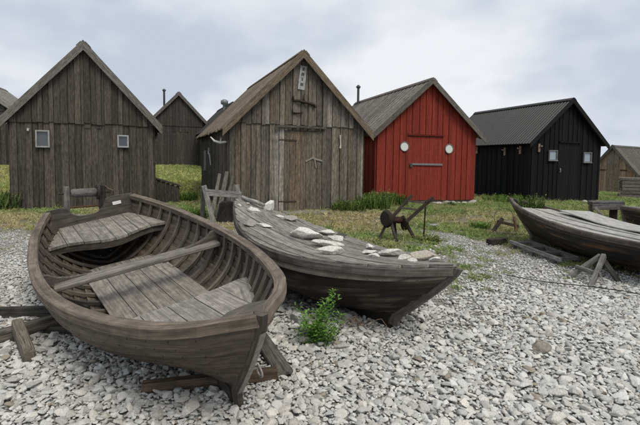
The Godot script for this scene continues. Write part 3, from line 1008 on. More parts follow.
	for s in [-1.0, 1.0]:
		var kb := mb(Color(0.15, 0.13, 0.115))
		var kx: float = 0.77 * s
		kb.plate(PackedVector2Array([Vector2(kx, 0.475), Vector2(kx + 0.025 * s, 0.575), Vector2(kx - 0.05 * s, 0.565), Vector2(kx - 0.11 * s, 0.52), Vector2(kx - 0.2 * s, 0.495), Vector2(kx - 0.34 * s, 0.476)]), Vector3(0, 0, 1.95 + 0.06 * s), Vector3.RIGHT, Vector3.UP, Vector3.BACK, 0.05)
		put(kb, "knee", M.plank, o)
	# bottom boards and fore sheets
	inner_boards(o, B1, "floor_board", 0.17, func(x): return 0.85 + 0.03 * sin(x * 9.0), func(x): return 2.66 + 0.03 * sin(x * 23.0), [-0.37, -0.20, -0.03, 0.13, 0.28, 0.43], 0.5, func(): return grey(0.29, 0.35, 0.04), 0.02)
	inner_boards(o, B1, "fore_board", 0.375, func(x): return 2.97 + 0.02 * sin(x * 8.0), func(_x): return 4.1, [-0.72, -0.48, -0.27, -0.07, 0.13, 0.34, 0.54, 0.74], 2.0, func(): return grey(0.33, 0.39, 0.03), 0.022, 0.10)
	var fw := width_at(B1, 2.995, 0.29) - 0.03
	bar(o, "fore_bearer", M.plank, Color(0.09, 0.078, 0.066), Vector3(-fw, 0.32, 2.995), Vector3(fw, 0.32, 2.995), Vector3.UP, 0.06, 0.03)
	# breasthook and stem iron
	var bh := mb(Color(0.17, 0.15, 0.13))
	bh.plate(PackedVector2Array([Vector2(-0.17, 0.17), Vector2(-0.06, 0.24), Vector2(0.06, 0.24), Vector2(0.17, 0.17), Vector2(0.03, -0.02), Vector2(-0.03, -0.02)]), Vector3(0, 0.745, 4.38), Vector3.RIGHT, Vector3(0, -0.12, -1).normalized(), Vector3.UP, 0.03)
	put(bh, "breasthook", M.plank, o)
	var iron := []
	for i in 12:
		var v := i / 11.0 * 0.86
		var p := hp(B1, 1.0, v, 1.0)
		iron.append([Vector3(-0.017, p.y, p.z + 0.0345), Vector3(0.017, p.y, p.z + 0.0345), Vector3(0.017, p.y, p.z + 0.041), Vector3(-0.017, p.y, p.z + 0.041)])
	put(strip_mesh(iron, Color(0.42, 0.40, 0.36)), "stem_iron", M.metal, o)
	var rp := hp(B1, 1.0, 0.3, 1.0)
	rod(o, "ring_bolt", M.metal, Color(0.3, 0.28, 0.26), [rp + Vector3(0.02, 0, -0.02), rp + Vector3(0.075, 0.0, -0.0)], 0.009)
	var rg := []
	for k in 17: rg.append(rp + Vector3(0.085, -0.03 + cos(TAU * k / 16.0) * 0.032, sin(TAU * k / 16.0) * 0.032))
	rod(o, "mooring_ring", M.metal, Color(0.5, 0.48, 0.45), rg, 0.007)

	# ------------ decked-over boat with stones
	var B2 := {"L": 3.465, "h0": 0.354, "h1": 0.414, "h2": 0.315, "foot": 0.562, "stem_out": 0.06, "stem_in": 0.03, "srake": 0.35, "double": true, "strakes": 7, "rail": 0.03, "mat": M.hull, "keel": Color(0.03, 0.026, 0.022), "stem": Color(0.15, 0.135, 0.12),
		"b": [0.077, 0.168, 0.256, 0.34, 0.417, 0.486, 0.545, 0.591, 0.626, 0.646, 0.652, 0.643, 0.622, 0.588, 0.543, 0.487, 0.42, 0.342, 0.251, 0.146, 0.03]}
	B2.paint = func(t, v, k, s, inside):
		var n := nz2.get_noise_3d(t * 70.0, v * 420.0, s * 40.0)
		var n2 := nz.get_noise_3d(t * 260.0, v * 300.0, s * 40.0 + 9.0)
		var tar := Color(0.036, 0.028, 0.022) * (1.0 + 0.5 * n2)
		var bare := Color(0.18, 0.135, 0.10)
		var c := tar.lerp(bare, sm(0.08, 0.42, n + n2 * 0.6) * 0.85)
		if k >= 6: c = Color(0.36, 0.31, 0.26).lerp(tar, sm(0.1, 0.4, n + 0.5 * n2))
		return c
	B2.rail_paint = func(t, s):
		var n := nz2.get_noise_2d(t * 280.0, s * 50.0 + 7.0)
		return Color(0.14, 0.125, 0.112) * (1.0 + 0.6 * n)
	var o2 := make_boat("tarred wooden boat boarded over with grey planks and white stones on top", Vector3(-1.168, 0.132, -6.099), Vector3(0.7708, -0.0589, -0.6343), Vector3(0.0728, 0.9973, -0.0041), Vector3(0.6329, -0.043, 0.7731))
	boat_shell(o2, B2)
	var w := -0.70
	while w < 0.70:
		var pw := rr(0.10, 0.15)
		deck_plank(o2, B2, w + 0.002, w + pw - 0.004, 0.05 + rr(-0.004, 0.004), 0.0, 1.0, 0.025, grey(0.25, 0.36, 0.01), "deck_plank")
		w += pw
	rod(o2, "stern_post", M.hull, Color(0.07, 0.06, 0.05), [Vector3(0, 0.0, 0.34), Vector3(0, 0.3, 0.12), Vector3(0, 0.74, -0.01)], 0.035)
	var stone_list := [[-0.16, 0.28, 0.053, "tiny white stone at the narrow end of the planked boat"], [0.0, 0.22, 0.068, "small beige stone at the narrow end of the planked boat"], [-0.08, 0.53, 0.181, "white oval stone on the planks near the boat's narrow end"], [0.22, 0.42, 0.135, "tall pale lump of stone by the far edge of the planked boat"],
		[0.2, 0.7, 0.117, "flat white stone just beyond the tall pale lump on the planks"], [0.27, 0.87, 0.154, "greyish rounded stone by the planked boat's far edge facing the hut door"], [-0.42, 1.01, 0.138, "grey lumpy stone on the near edge of the planked boat"], [-0.26, 1.07, 0.164, "thin flat pale stone lying beside the grey lumpy one"],
		[-0.08, 1.6, 0.364, "longest pale stone lying like a log midway along the planks"], [-0.07, 2.02, 0.258, "long white stone touching the longest one's lower end"], [-0.29, 2.30, 0.225, "white block of stone at the planked boat's near edge amidships"], [0.37, 1.49, 0.214, "long white stone at the far edge with a dark stone at its tip"],
		[0.49, 1.61, 0.118, "small dark grey stone at the far edge of the planks"], [0.28, 1.76, 0.18, "white wedge stone next to the small dark grey stone"], [0.07, 2.46, 0.166, "pale grey stone first in the row towards the planked boat's bow"], [0.17, 2.65, 0.239, "large white stone second in the row towards the planked boat's bow"],
		[0.13, 2.86, 0.137, "white stone wedged between two larger ones near the planked boat's bow"], [0.18, 3.0, 0.269, "large cream stone nearly at the tip of the planked boat's bow"], [0.12, 3.17, 0.10, "small white stone last before the planked boat's bow"], [0.08, 1.29, 0.035, "pebble alone on the middle of the planked boat"],
		[-0.36, 0.93, 0.07, "small white stone touching the grey lumpy stone's far side"], [-0.02, 0.36, 0.05, "little white stone between the beige stone and the white oval one"], [0.33, 2.22, 0.10, "small pale stone by itself on the far side of the planks"], [-0.02, 2.62, 0.09, "small flat stone in front of the bow row on the planks"], [0.0, 3.05, 0.08, "small grey stone in front of the large cream stone"]]
	var long_ones := [8, 9, 10, 11, 13, 14, 15, 16, 17, 7, 2]
	for i in stone_list.size():
		var q: Array = stone_list[i]
		var half: float = q[2] * 0.72
		if i in long_ones: half *= 1.05
		var t: float = q[1] / B2.L
		var slim := 0.45 if i in long_ones else rr(0.6, 0.8)
		var tall := 0.29 if i in long_ones else rr(0.38, 0.5)
		if i == 3: tall = 1.0
		if i in [4, 7]: tall = 0.2
		var me := stone_mesh(3, Vector3(half, half * tall, half * slim), 18, 0.1)
		var lp := Vector3(q[0], sheer(B2, t) + 0.05 + half * tall * 0.55, q[1])
		var col := grey(0.78, 0.9, -0.02)
		if i in [5, 6]: col = grey(0.36, 0.44)
		if i == 12: col = Color(0.13, 0.12, 0.11)
		if i in [1, 17]: col = Color(0.55, 0.5, 0.42)
		var sn := put(me, "deck_stone", tinted(M.rock, col), self)
		var slope: float = (sheer(B2, t + 0.02) - sheer(B2, t - 0.02)) / (0.04 * B2.L)
		sn.transform = o2.transform * Transform3D(Basis(Vector3.RIGHT, -atan(slope)) * Basis(Vector3.UP, -0.72 + rr(-0.22, 0.3)), lp)
		tag(sn, q[3], "stone", "stones weighing down the planked boat")
	var dw := thing("driftwood_stick", "pale driftwood stick lying across the narrow end of the planked boat", "driftwood", o2.transform * Vector3(0.07, sheer(B2, 0.06) + 0.09, 0.21))
	rod(dw, "stick", M.wood, Color(0.45, 0.43, 0.4), [Vector3(-0.16, 0.05, -0.12), Vector3(-0.05, 0.01, -0.03), Vector3(0.08, -0.01, 0.06), Vector3(0.18, -0.04, 0.12)], [0.02, 0.03, 0.028, 0.018])

	# ------------ boat at the right under loose boards
	var B3 := {"L": 4.677, "h0": 0.397, "h1": 0.117, "h2": 0.329, "foot": 0.656, "strakes": 8, "rail": 0.05, "mat": M.hull, "keel": Color(0.03, 0.026, 0.022), "stem": Color(0.15, 0.12, 0.095),
		"b": [0.538, 0.598, 0.652, 0.697, 0.736, 0.774, 0.813, 0.847, 0.871, 0.876, 0.858, 0.821, 0.769, 0.707, 0.64, 0.567, 0.485, 0.392, 0.285, 0.163, 0.03]}
	B3.paint = func(t, v, k, s, inside):
		var n := nz2.get_noise_3d(t * 90.0, v * 420.0, s * 40.0 + 55.0)
		var n2 := nz.get_noise_3d(t * 300.0, v * 380.0, s * 40.0 + 3.0)
		var tar := Color(0.022, 0.019, 0.017) * (1.0 + 0.5 * n2)
		var c := tar.lerp(Color(0.24, 0.12, 0.055), sm(0.05, 0.4, n + n2 * 0.6) * 0.85)
		if k >= 7: c = Color(0.04, 0.034, 0.03).lerp(Color(0.21, 0.13, 0.07), sm(0.15, 0.5, n))
		return c
	B3.rail_paint = func(t, s):
		return Color(0.16, 0.13, 0.11) * (1.0 + 0.6 * nz2.get_noise_2d(t * 280.0, s * 50.0 + 70.0))
	var o3 := make_boat("dark tarred boat at the right covered by loose pale boards", Vector3(5.08, -0.014, -4.23), Vector3(-0.9564, 0.06, 0.286), Vector3(0.062, 0.9981, -0.0018), Vector3(-0.2855, 0.016, -0.9582))
	boat_shell(o3, B3)
	boat_ribs(o3, B3, 0.6, 0.93, 7, func(): return grey(0.06, 0.09, 0.05))
	var t3 := mb(Color(0.06, 0.05, 0.045))
	var p3 := PackedVector2Array()
	for i in 15:
		var p := hp(B3, 0.0, i / 14.0, 1.0)
		p3.append(Vector2(p.x, p.y))
	for i in 14:
		var p := hp(B3, 0.0, (14 - i) / 14.0, -1.0)
		p3.append(Vector2(p.x, p.y))
	t3.plate(p3, Vector3(0, 0, -0.02), Vector3.RIGHT, Vector3.UP, Vector3.BACK, 0.04)
	put(t3, "transom", M.hull, o3)
	var cw := -0.86
	var ci := 0
	while cw < 0.84:
		var pw := rr(0.30, 0.42)
		deck_plank(o3, B3, cw + 0.002, minf(cw + pw - 0.004, 0.85), 0.045, 0.02, 0.80 + rr(-0.03, 0.03), 0.022, grey(0.46, 0.56, -0.02), "cover_board")
		cw += pw
		ci += 1
	# loose sheets laid over the covering
	for q in [[0.10, 2.0, 0.33, 1.85, -0.16, 0.075, 0.50, "long warped pale board lying on top of the covered boat"], [0.08, 0.55, 0.30, 0.9, 0.1, 0.09, 0.5, "second pale board on the covered boat running out of frame"]]:
		var rings := []
		for i in 15:
			var f := i / 14.0
			var z: float = q[1] - 1.35 + f * q[3] * 1.5
			var xc: float = q[4] - 0.05 - 0.16 * (f - 0.5)
			var hw: float = q[2]
			var y: float = sheer(B3, clampf(z / B3.L, 0.0, 1.0)) + q[5] + 0.02 * sin(f * 7.0)
			rings.append([Vector3(xc - hw, y + 0.008, z), Vector3(xc + hw, y + 0.012 * sin(f * 9.0), z), Vector3(xc + hw, y + 0.012 * sin(f * 9.0) + 0.016, z), Vector3(xc - hw, y + 0.024, z)])
		var lb := put(strip_mesh(rings, grey(0.55, 0.6, -0.03)), "loose_board", M.plank, self)
		lb.transform = o3.transform
		tag(lb, q[7], "board")
	# ------------ boat cut off by the right edge
	var B4 := B3.duplicate()
	B4.b = B2.b
	B4.L = 3.8
	B4.foot = 0.12
	B4.h0 = 0.48
	B4.h2 = 0.1
	B4.strakes = 6
	B4.paint = func(t, v, k, s, inside):
		var n := nz2.get_noise_3d(t * 150.0, v * 220.0, s * 40.0 + 155.0)
		return Color(0.035, 0.028, 0.025).lerp(Color(0.17, 0.11, 0.075), sm(0.0, 0.5, n) * 0.8)
	var f4 := Vector3(-0.83, 0.0, -0.557)
	var o4 := make_boat("dark planked boat cut off by the right edge behind the covered boat", Vector3(6.95, -0.06, -10.0) - f4 * 3.75, Vector3(f4.z, 0, -f4.x), Vector3.UP, f4)
	boat_shell(o4, B4)
	w = -0.66
	while w < 0.66:
		deck_plank(o4, B4, w + 0.002, w + 0.13, 0.04, 0.03, 1.0, 0.022, grey(0.25, 0.33, 0.02), "deck_plank")
		w += 0.135

func deck_plank(o: Node3D, B: Dictionary, x0: float, x1: float, lift: float, ta: float, tb: float, th: float, col: Color, called: String) -> void:
	var rings := []
	var jig := rr(-0.012, 0.012)
	for i in 41:
		var t := lerpf(ta, tb, i / 40.0)
		var bb := bread(B, t) + 0.012 + jig
		var a := maxf(x0, -bb)
		var b := minf(x1, bb)
		if b - a < 0.006:
			if rings.size() > 1: break
			rings.clear()
			continue
		var y := sheer(B, t) + lift - 0.02 * pow(maxf(absf(a), absf(b)) / 0.7, 2.0)
		var z: float = B.L * t
		rings.append([Vector3(a, y - th, z), Vector3(b, y - th, z), Vector3(b, y, z), Vector3(a, y, z)])
	if rings.size() > 1:
		put(strip_mesh(rings, col), called, M.wood, o)

# ---------------------------------------------------------------- smaller things
func build_props() -> void:
	# trestle behind the front boat
	var t := thing("trestle", "grey plank trestle standing between the front boat and the grey hut", "trestle", on_ground(-2.1, -9.35), 0.12)
	bar(t, "cross_board", M.wood, Color(0.36, 0.35, 0.33), Vector3(-0.33, 0.66, 0.06), Vector3(0.42, 0.60, 0.06), Vector3.UP, 0.14, 0.04, 0.006)
	bar(t, "leg", M.wood, Color(0.32, 0.31, 0.29), Vector3(-0.36, 0.80, 0.02), Vector3(-0.12, -0.05, 0.22), Vector3.RIGHT, 0.10, 0.05, 0.006)
	bar(t, "leg", M.wood, Color(0.24, 0.23, 0.22), Vector3(-0.38, 0.78, -0.02), Vector3(-0.44, -0.05, -0.3), Vector3.RIGHT, 0.09, 0.05, 0.006)
	bar(t, "leg", M.wood, Color(0.30, 0.29, 0.27), Vector3(0.32, 0.82, 0.0), Vector3(0.55, -0.05, 0.2), Vector3.RIGHT, 0.10, 0.05, 0.006)
	bar(t, "leg", M.wood, Color(0.24, 0.23, 0.22), Vector3(0.34, 0.78, -0.02), Vector3(0.36, -0.05, -0.3), Vector3.RIGHT, 0.09, 0.05, 0.006)
	# old ladder-like bundle of posts leaning on the hut
	var lp := thing("leaning_timber", "rotten grey timbers leaning together behind the trestle", "timber", on_ground(-2.25, -10.0), 0.3)
	for q in [[-0.18, 0.16, 0.95, 0.10], [-0.05, 0.2, 1.0, 0.12], [0.1, 0.18, 0.9, 0.10], [0.2, 0.12, 0.7, 0.09]]:
		bar(lp, "timber", M.wood, grey(0.15, 0.24, 0.04), Vector3(q[0] - 0.05, -0.08, 0.15), Vector3(q[0] + q[1], q[2], -0.2), Vector3.RIGHT, q[3], 0.06, 0.008, q[3] * 0.7)
	var stp := thing("tree_stump", "dark rotten stump lying under the trestle", "stump", on_ground(-2.05, -9.65))
	rod(stp, "wood", M.wood, Color(0.05, 0.043, 0.037), [Vector3(0, -0.05, 0), Vector3(0, 0.08, 0), Vector3(0.02, 0.25, 0.0), Vector3(0.0, 0.38, -0.02), Vector3(0.0, 0.42, -0.02)], [0.25, 0.21, 0.19, 0.17, 0.1])
	# board bin beside the left hut
	var bn := thing("board_bin", "low dark board bin beside the left hut's corner", "bin", on_ground(-4.3, -12.2), 0.378)
	for k in 6:
		bar(bn, "board", M.wood, grey(0.05, 0.085, 0.04), Vector3(-0.28 + k * 0.115, -0.1, 0.0), Vector3(-0.28 + k * 0.115, 0.72 - k * 0.045, 0.0), Vector3.RIGHT, 0.11, 0.025)
		bar(bn, "side_board", M.wood, grey(0.05, 0.085, 0.04), Vector3(-0.345, -0.1, -0.07 - k * 0.115), Vector3(-0.345, 0.72, -0.07 - k * 0.115), Vector3(0, 0, 1), 0.11, 0.025)
		bar(bn, "side_board", M.wood, grey(0.05, 0.085, 0.04), Vector3(0.36, -0.1, -0.07 - k * 0.115), Vector3(0.36, 0.49, -0.07 - k * 0.115), Vector3(0, 0, 1), 0.11, 0.025)
	bar(bn, "lid", M.wood, Color(0.08, 0.07, 0.06), Vector3(-0.4, 0.75, -0.35), Vector3(0.42, 0.49, -0.35), Vector3(0, 0, 1), 0.78, 0.03)
	# capstan winch in the grass
	var wn := thing("rusty_winch", "rusty hand winch with long lifted shafts standing on the grass", "winch", on_ground(1.42, -7.85), 0.1)
	var rc := Color(0.075, 0.055, 0.045)
	bar(wn, "leg", M.wood, Color(0.07, 0.06, 0.052), Vector3(-0.38, -0.03, 0.05), Vector3(-0.12, 0.45, -0.12), Vector3.RIGHT, 0.045, 0.04, 0.005)
	bar(wn, "leg", M.wood, Color(0.07, 0.06, 0.052), Vector3(-0.08, -0.03, 0.25), Vector3(-0.2, 0.5, -0.02), Vector3.RIGHT, 0.05, 0.04, 0.005)
	bar(wn, "leg", M.wood, Color(0.07, 0.06, 0.052), Vector3(0.32, -0.03, 0.02), Vector3(0.1, 0.42, -0.1), Vector3.RIGHT, 0.05, 0.05, 0.005)
	bar(wn, "leg", M.wood, Color(0.07, 0.06, 0.052), Vector3(0.05, -0.03, -0.35), Vector3(-0.05, 0.42, -0.14), Vector3.RIGHT, 0.05, 0.05, 0.005)
	var wh := []
	for k in 3: wh.append(Vector3(-0.26 + k * 0.04, 0.38, 0.02 - k * 0.02))
	rod(wn, "wheel", M.rust, Color(0.075, 0.06, 0.052), wh, [0.13, 0.165, 0.13])
	rod(wn, "drum", M.rust, Color(0.11, 0.06, 0.045), [Vector3(-0.2, 0.36, -0.02), Vector3(-0.18, 0.36, -0.03), Vector3(0.1, 0.34, -0.1), Vector3(0.13, 0.34, -0.11)], [0.04, 0.06, 0.06, 0.04])
	rod(wn, "gear", M.rust, Color(0.10, 0.06, 0.045), [Vector3(0.1, 0.28, -0.02), Vector3(0.14, 0.28, -0.03)], 0.11)
	bar(wn, "shaft", M.wood, rc, Vector3(-0.18, 0.36, 0.05), Vector3(0.25, 0.80, -0.05), Vector3.UP, 0.05, 0.045, 0.005)
	bar(wn, "shaft", M.wood, rc, Vector3(0.1, 0.34, 0.12), Vector3(0.60, 0.77, 0.08), Vector3.UP, 0.055, 0.045, 0.005)
	bar(wn, "rung", M.wood, Color(0.13, 0.11, 0.09), Vector3(0.02, 0.58, 0.0), Vector3(0.34, 0.55, 0.1), Vector3.UP, 0.035, 0.03)
	bar(wn, "rung", M.wood, Color(0.13, 0.11, 0.09), Vector3(0.15, 0.70, -0.03), Vector3(0.48, 0.67, 0.09), Vector3.UP, 0.035, 0.03)
	rod(wn, "support_rod", M.rust, Color(0.07, 0.045, 0.035), [Vector3(0.42, -0.05, 0.14), Vector3(0.46, 0.7, 0.09)], 0.014)
	bar(wn, "skid", M.wood, Color(0.30, 0.28, 0.25), Vector3(-0.05, 0.0, 0.33), Vector3(0.48, 0.0, 0.28), Vector3.UP, 0.05, 0.06, 0.005)
	# ladder-like sledge by the covered boat
	var a := on_ground(3.34, -7.62, 0.1)
	var b := on_ground(3.5, -6.3, 0.09)
	var sd := thing("ladder_frame", "grey wooden ladder frame lying on the ground beside the covered boat", "ladder", a)
	var ab := b - a
	var sw := Vector3(0.33, 0.0, -0.02)
	bar(sd, "rail", M.wood, Color(0.36, 0.35, 0.33), Vector3.ZERO, ab, Vector3.UP, 0.06, 0.045, 0.005)
	bar(sd, "rail", M.wood, Color(0.2, 0.19, 0.18), sw - ab * 0.05, sw + ab * 0.95, Vector3.UP, 0.07, 0.045, 0.005)
	for f2 in [0.1, 0.5, 0.9]:
		bar(sd, "foot", M.wood, Color(0.2, 0.19, 0.18), ab * f2 + Vector3(0.0, -0.12, 0), ab * f2 + Vector3(0, -0.025, 0), Vector3.RIGHT, 0.05, 0.06)
	for k in 4:
		var f := 0.06 + k * 0.29
		bar(sd, "rung", M.wood, Color(0.25, 0.24, 0.23), ab * f, sw + ab * f, Vector3.UP, 0.045, 0.06, 0.005)
	var bl := thing("wood_block", "dark wooden block at the near end of the ladder frame", "block", on_ground(3.2, -7.85, 0.03), 0.5)
	bar(bl, "timber", M.wood, Color(0.06, 0.052, 0.045), Vector3(-0.22, 0.03, 0), Vector3(0.22, 0.03, 0), Vector3.UP, 0.11, 0.13, 0.012)
	# prop under the covered boat
	var pp := thing("boat_prop", "grey three legged timber prop set against the covered boat's hull", "prop", on_ground(3.42, -5.62))
	bar(pp, "leg", M.wood, Color(0.30, 0.29, 0.27), Vector3(-0.16, -0.02, -0.1), Vector3(0.20, 0.33, 0.03), Vector3.UP, 0.06, 0.05, 0.005)
	bar(pp, "leg", M.wood, Color(0.29, 0.28, 0.26), Vector3(-0.12, -0.02, 0.35), Vector3(0.22, 0.34, 0.06), Vector3.UP, 0.065, 0.05, 0.005)
	bar(pp, "leg", M.wood, Color(0.12, 0.11, 0.1), Vector3(0.42, -0.02, 0.1), Vector3(0.18, 0.33, 0.05), Vector3.UP, 0.06, 0.05, 0.005)
	bar(pp, "brace", M.wood, Color(0.31, 0.3, 0.28), Vector3(-0.05, 0.15, -0.08), Vector3(0.06, 0.13, 0.26), Vector3.UP, 0.06, 0.03, 0.004)
	# bench behind the covered boat
	var bc := thing("work_bench", "weathered timber bench behind the covered boat, its top split", "bench", on_ground(7.05, -10.85), -0.25)
	bar(bc, "top", M.wood, Color(0.15, 0.145, 0.14), Vector3(-0.33, 0.50, 0), Vector3(0.38, 0.53, 0), Vector3(0, 0, 1), 0.36, 0.10, 0.012)
	bar(bc, "apron", M.wood, Color(0.2, 0.19, 0.185), Vector3(-0.33, 0.42, 0.19), Vector3(0.38, 0.45, 0.19), Vector3.UP, 0.13, 0.03, 0.004)
	bar(bc, "leg", M.wood, Color(0.055, 0.05, 0.047), Vector3(0.2, -0.05, 0.0), Vector3(0.2, 0.46, 0.0), Vector3.RIGHT, 0.14, 0.14, 0.01)
	bar(bc, "leg", M.wood, Color(0.2, 0.19, 0.18), Vector3(-0.3, -0.05, 0.0), Vector3(-0.3, 0.46, 0.0), Vector3.RIGHT, 0.08, 0.1, 0.01)
	bar(bc, "brace", M.wood, Color(0.33, 0.31, 0.28), Vector3(-0.28, 0.42, 0.22), Vector3(0.06, -0.03, 0.28), Vector3.RIGHT, 0.06, 0.03, 0.004)
	# old anchor frame at the covered boat's bow
	var an := thing("old_cart_frame", "rusty cart frame with a thin hoop leaning near the covered boat's bow", "frame", on_ground(3.85, -9.2), 0.0)
	bar(an, "beam", M.wood, Color(0.08, 0.065, 0.055), Vector3(-0.28, -0.03, 0.1), Vector3(0.0, 0.30, 0.0), Vector3.UP, 0.07, 0.06, 0.006)
	bar(an, "beam", M.wood, Color(0.09, 0.07, 0.055), Vector3(-0.12, 0.24, 0.02), Vector3(0.32, 0.14, 0.05), Vector3.UP, 0.06, 0.05, 0.006)
	bar(an, "leg", M.wood, Color(0.2, 0.12, 0.075), Vector3(0.26, -0.05, 0.12), Vector3(0.24, 0.34, 0.0), Vector3.RIGHT, 0.05, 0.05, 0.006)
	bar(an, "skid", M.wood, Color(0.24, 0.23, 0.21), Vector3(-0.2, 0.02, 0.2), Vector3(0.25, 0.02, 0.22), Vector3.UP, 0.04, 0.05, 0.006)
	var hoop := []
	for k in 21: hoop.append(Vector3(0.0 + cos(TAU * k / 20.0) * 0.2, 0.32 + sin(TAU * k / 20.0) * 0.2, 0.06))
	rod(an, "hoop", M.rust, Color(0.3, 0.22, 0.16), hoop, 0.006)
	# beams at the lower left, under the front boat
	var bs := [["support_beam", "long square beam lying crooked under the front boat's left side", Vector3(-2.62, 0.07, -3.28), Vector3(-2.16, 0.12, -3.74), 0.09, 0.085, Color(0.2, 0.18, 0.15)],
		["support_beam", "short squared block lying across the long beam's end", Vector3(-2.42, 0.15, -3.46), Vector3(-2.07, 0.055, -3.08), 0.10, 0.075, Color(0.22, 0.195, 0.155)],
		["support_beam", "notched grey beam end tucked beneath the front boat's bilge", Vector3(-2.30, 0.03, -3.64), Vector3(-1.93, 0.045, -3.60), 0.085, 0.085, Color(0.15, 0.14, 0.12)],
		["support_beam", "dark driftwood plank on pebbles beyond the long beam", Vector3(-3.15, 0.05, -3.95), Vector3(-2.35, 0.07, -3.98), 0.11, 0.06, Color(0.08, 0.075, 0.07)],
		["support_beam", "brown wooden roller lying crosswise beneath the front boat's bow", Vector3(-1.12, 0.035, -2.72), Vector3(-0.27, 0.045, -2.92), 0.075, 0.07, Color(0.15, 0.11, 0.08)],
		["support_beam", "grey plank lying on the stones beside the front boat's stem", Vector3(-0.52, 0.06, -3.62), Vector3(-0.22, 0.035, -2.93), 0.12, 0.035, Color(0.17, 0.16, 0.145)]]
	for q in bs:
		var mid: Vector3 = (q[2] + q[3]) * 0.5
		var m := bar(self, q[0], M.wood, q[6], q[2] - mid, q[3] - mid, Vector3.UP if q[4] < 0.115 else Vector3(1, 0.1, 0.4), q[4], q[5], 0.008)
		m.position = mid
		tag(m, q[1], "beam", "timbers under the front boat")
	# mooring cable on the shingle
	var cb := mb(Color(0.07, 0.065, 0.06))
	var cp := []
	for k in 30:
		var f := k / 29.0
		var x := lerpf(2.4, 4.4, f)
		var z := -5.55 + 1.15 * f + 0.05 * sin(f * 11.0)
		cp.append(on_ground(x, z, 0.05))
	cb.tube(cp, 0.006, 6)
	tag(put(cb, "mooring_cable", M.rust, self), "thin dark cable running across the pale shingle towards the right edge", "cable")
	# flat slab on the grass
	var fl := put(stone_mesh(2, Vector3(0.28, 0.05, 0.2), 10), "flat_slab", tinted(M.rock, Color(0.42, 0.41, 0.4)), self)
	fl.position = on_ground(2.45, -9.5, 0.02)
	tag(fl, "flat grey slab lying in the grass before the red hut", "stone")
	# marked rocks in the foreground
	for q in [[-0.2, -3.95, 0.11, 0.6, Color(0.55, 0.55, 0.54), "white angular rock between the front boat's bow and the green plant"], [0.2, -3.42, 0.085, 0.45, Color(0.58, 0.56, 0.53), "rounded white rock just right of the green plant's base"], [3.35, -5.35, 0.07, 0.5, Color(0.62, 0.61, 0.58), "small white rock at the foot of the timber prop"],
			[-0.62, -4.1, 0.09, 0.5, Color(0.42, 0.41, 0.4), "grey rock in the shade beside the front boat's rail"], [1.75, -3.4, 0.10, 0.4, Color(0.33, 0.30, 0.26), "broad brownish stone on the shingle at right"]]:
		var rk := put(stone_mesh(3, Vector3(q[2], q[2] * q[3] * 1.2, q[2] * 0.72), 9, 0.12), "shore_rock", tinted(M.rock, q[4]), self)
		rk.position = on_ground(q[0], q[1], q[2] * 0.4)
		rk.rotation.y = rr(0, 3)
		tag(rk, q[5], "rock")
	# wood pile far right
	var wp := thing("log_pile", "grey stack of short timbers before the tan hut at the right edge", "wood pile", on_ground(17.9, -25.0), -0.5)
	for r in 6:
		for k in 5:
			bar(wp, "timber", M.wood, grey(0.18, 0.3, 0.05), Vector3(-0.7 + rr(-0.1, 0.1), 0.1 + r * 0.19, -0.4 + k * 0.2), Vector3(0.7 + rr(-0.1, 0.1), 0.1 + r * 0.19, -0.4 + k * 0.2), Vector3.UP, 0.17, 0.18, 0.02)
	# car at the left edge
	var car := thing("parked_car", "dark parked car barely showing at the left edge beyond the dark grey hut", "car", on_ground(-17.35, -23.0), 0.1)
	var cs := mb(Color(0.012, 0.013, 0.016))
	cs.plate(PackedVector2Array([Vector2(-2.05, 0.3), Vector2(2.0, 0.28), Vector2(2.12, 0.5), Vector2(2.05, 0.78), Vector2(1.6, 0.92), Vector2(1.0, 0.98), Vector2(0.45, 1.4), Vector2(-0.9, 1.42), Vector2(-1.5, 1.05), Vector2(-2.0, 0.98), Vector2(-2.1, 0.6)]), Vector3(0, 0, -0.82), Vector3.RIGHT, Vector3.UP, Vector3.BACK, 1.64)
	put(cs, "body", M.glass, car)
	for x in [-1.3, 1.3]:
		for z in [-0.84, 0.84]:
			rod(car, "wheel", M.flat, Color(0.02, 0.02, 0.02), [Vector3(x, 0.32, z - 0.1), Vector3(x, 0.32, z + 0.1)], 0.32)
	for z in [-0.825, 0.825]:
		var wd := mb(Color(0.03, 0.035, 0.04))
		wd.plate(PackedVector2Array([Vector2(-1.2, 1.03), Vector2(0.8, 1.03), Vector2(0.4, 1.34), Vector2(-0.85, 1.36)]), Vector3(0, 0, z - 0.004), Vector3.RIGHT, Vector3.UP, Vector3.BACK, 0.008)
		put(wd, "window", M.glass, car)

# ---------------------------------------------------------------- plants
func leaf(b: Mb, p: Vector3, d: Vector3, side: Vector3, l: float, w: float, c: Color) -> void:
	var n := side.cross(d).normalized()
	var mid := p + d * l * 0.5 + n * l * 0.08
	var tip := p + d * l
	var i := b.v.size()
	for q in [p, mid + side * w * 0.5, tip, mid - side * w * 0.5]:
		b.vert(q, n, Vector2.ZERO, c)
	b.idx.append_array([i, i + 2, i + 1, i, i + 3, i + 2])

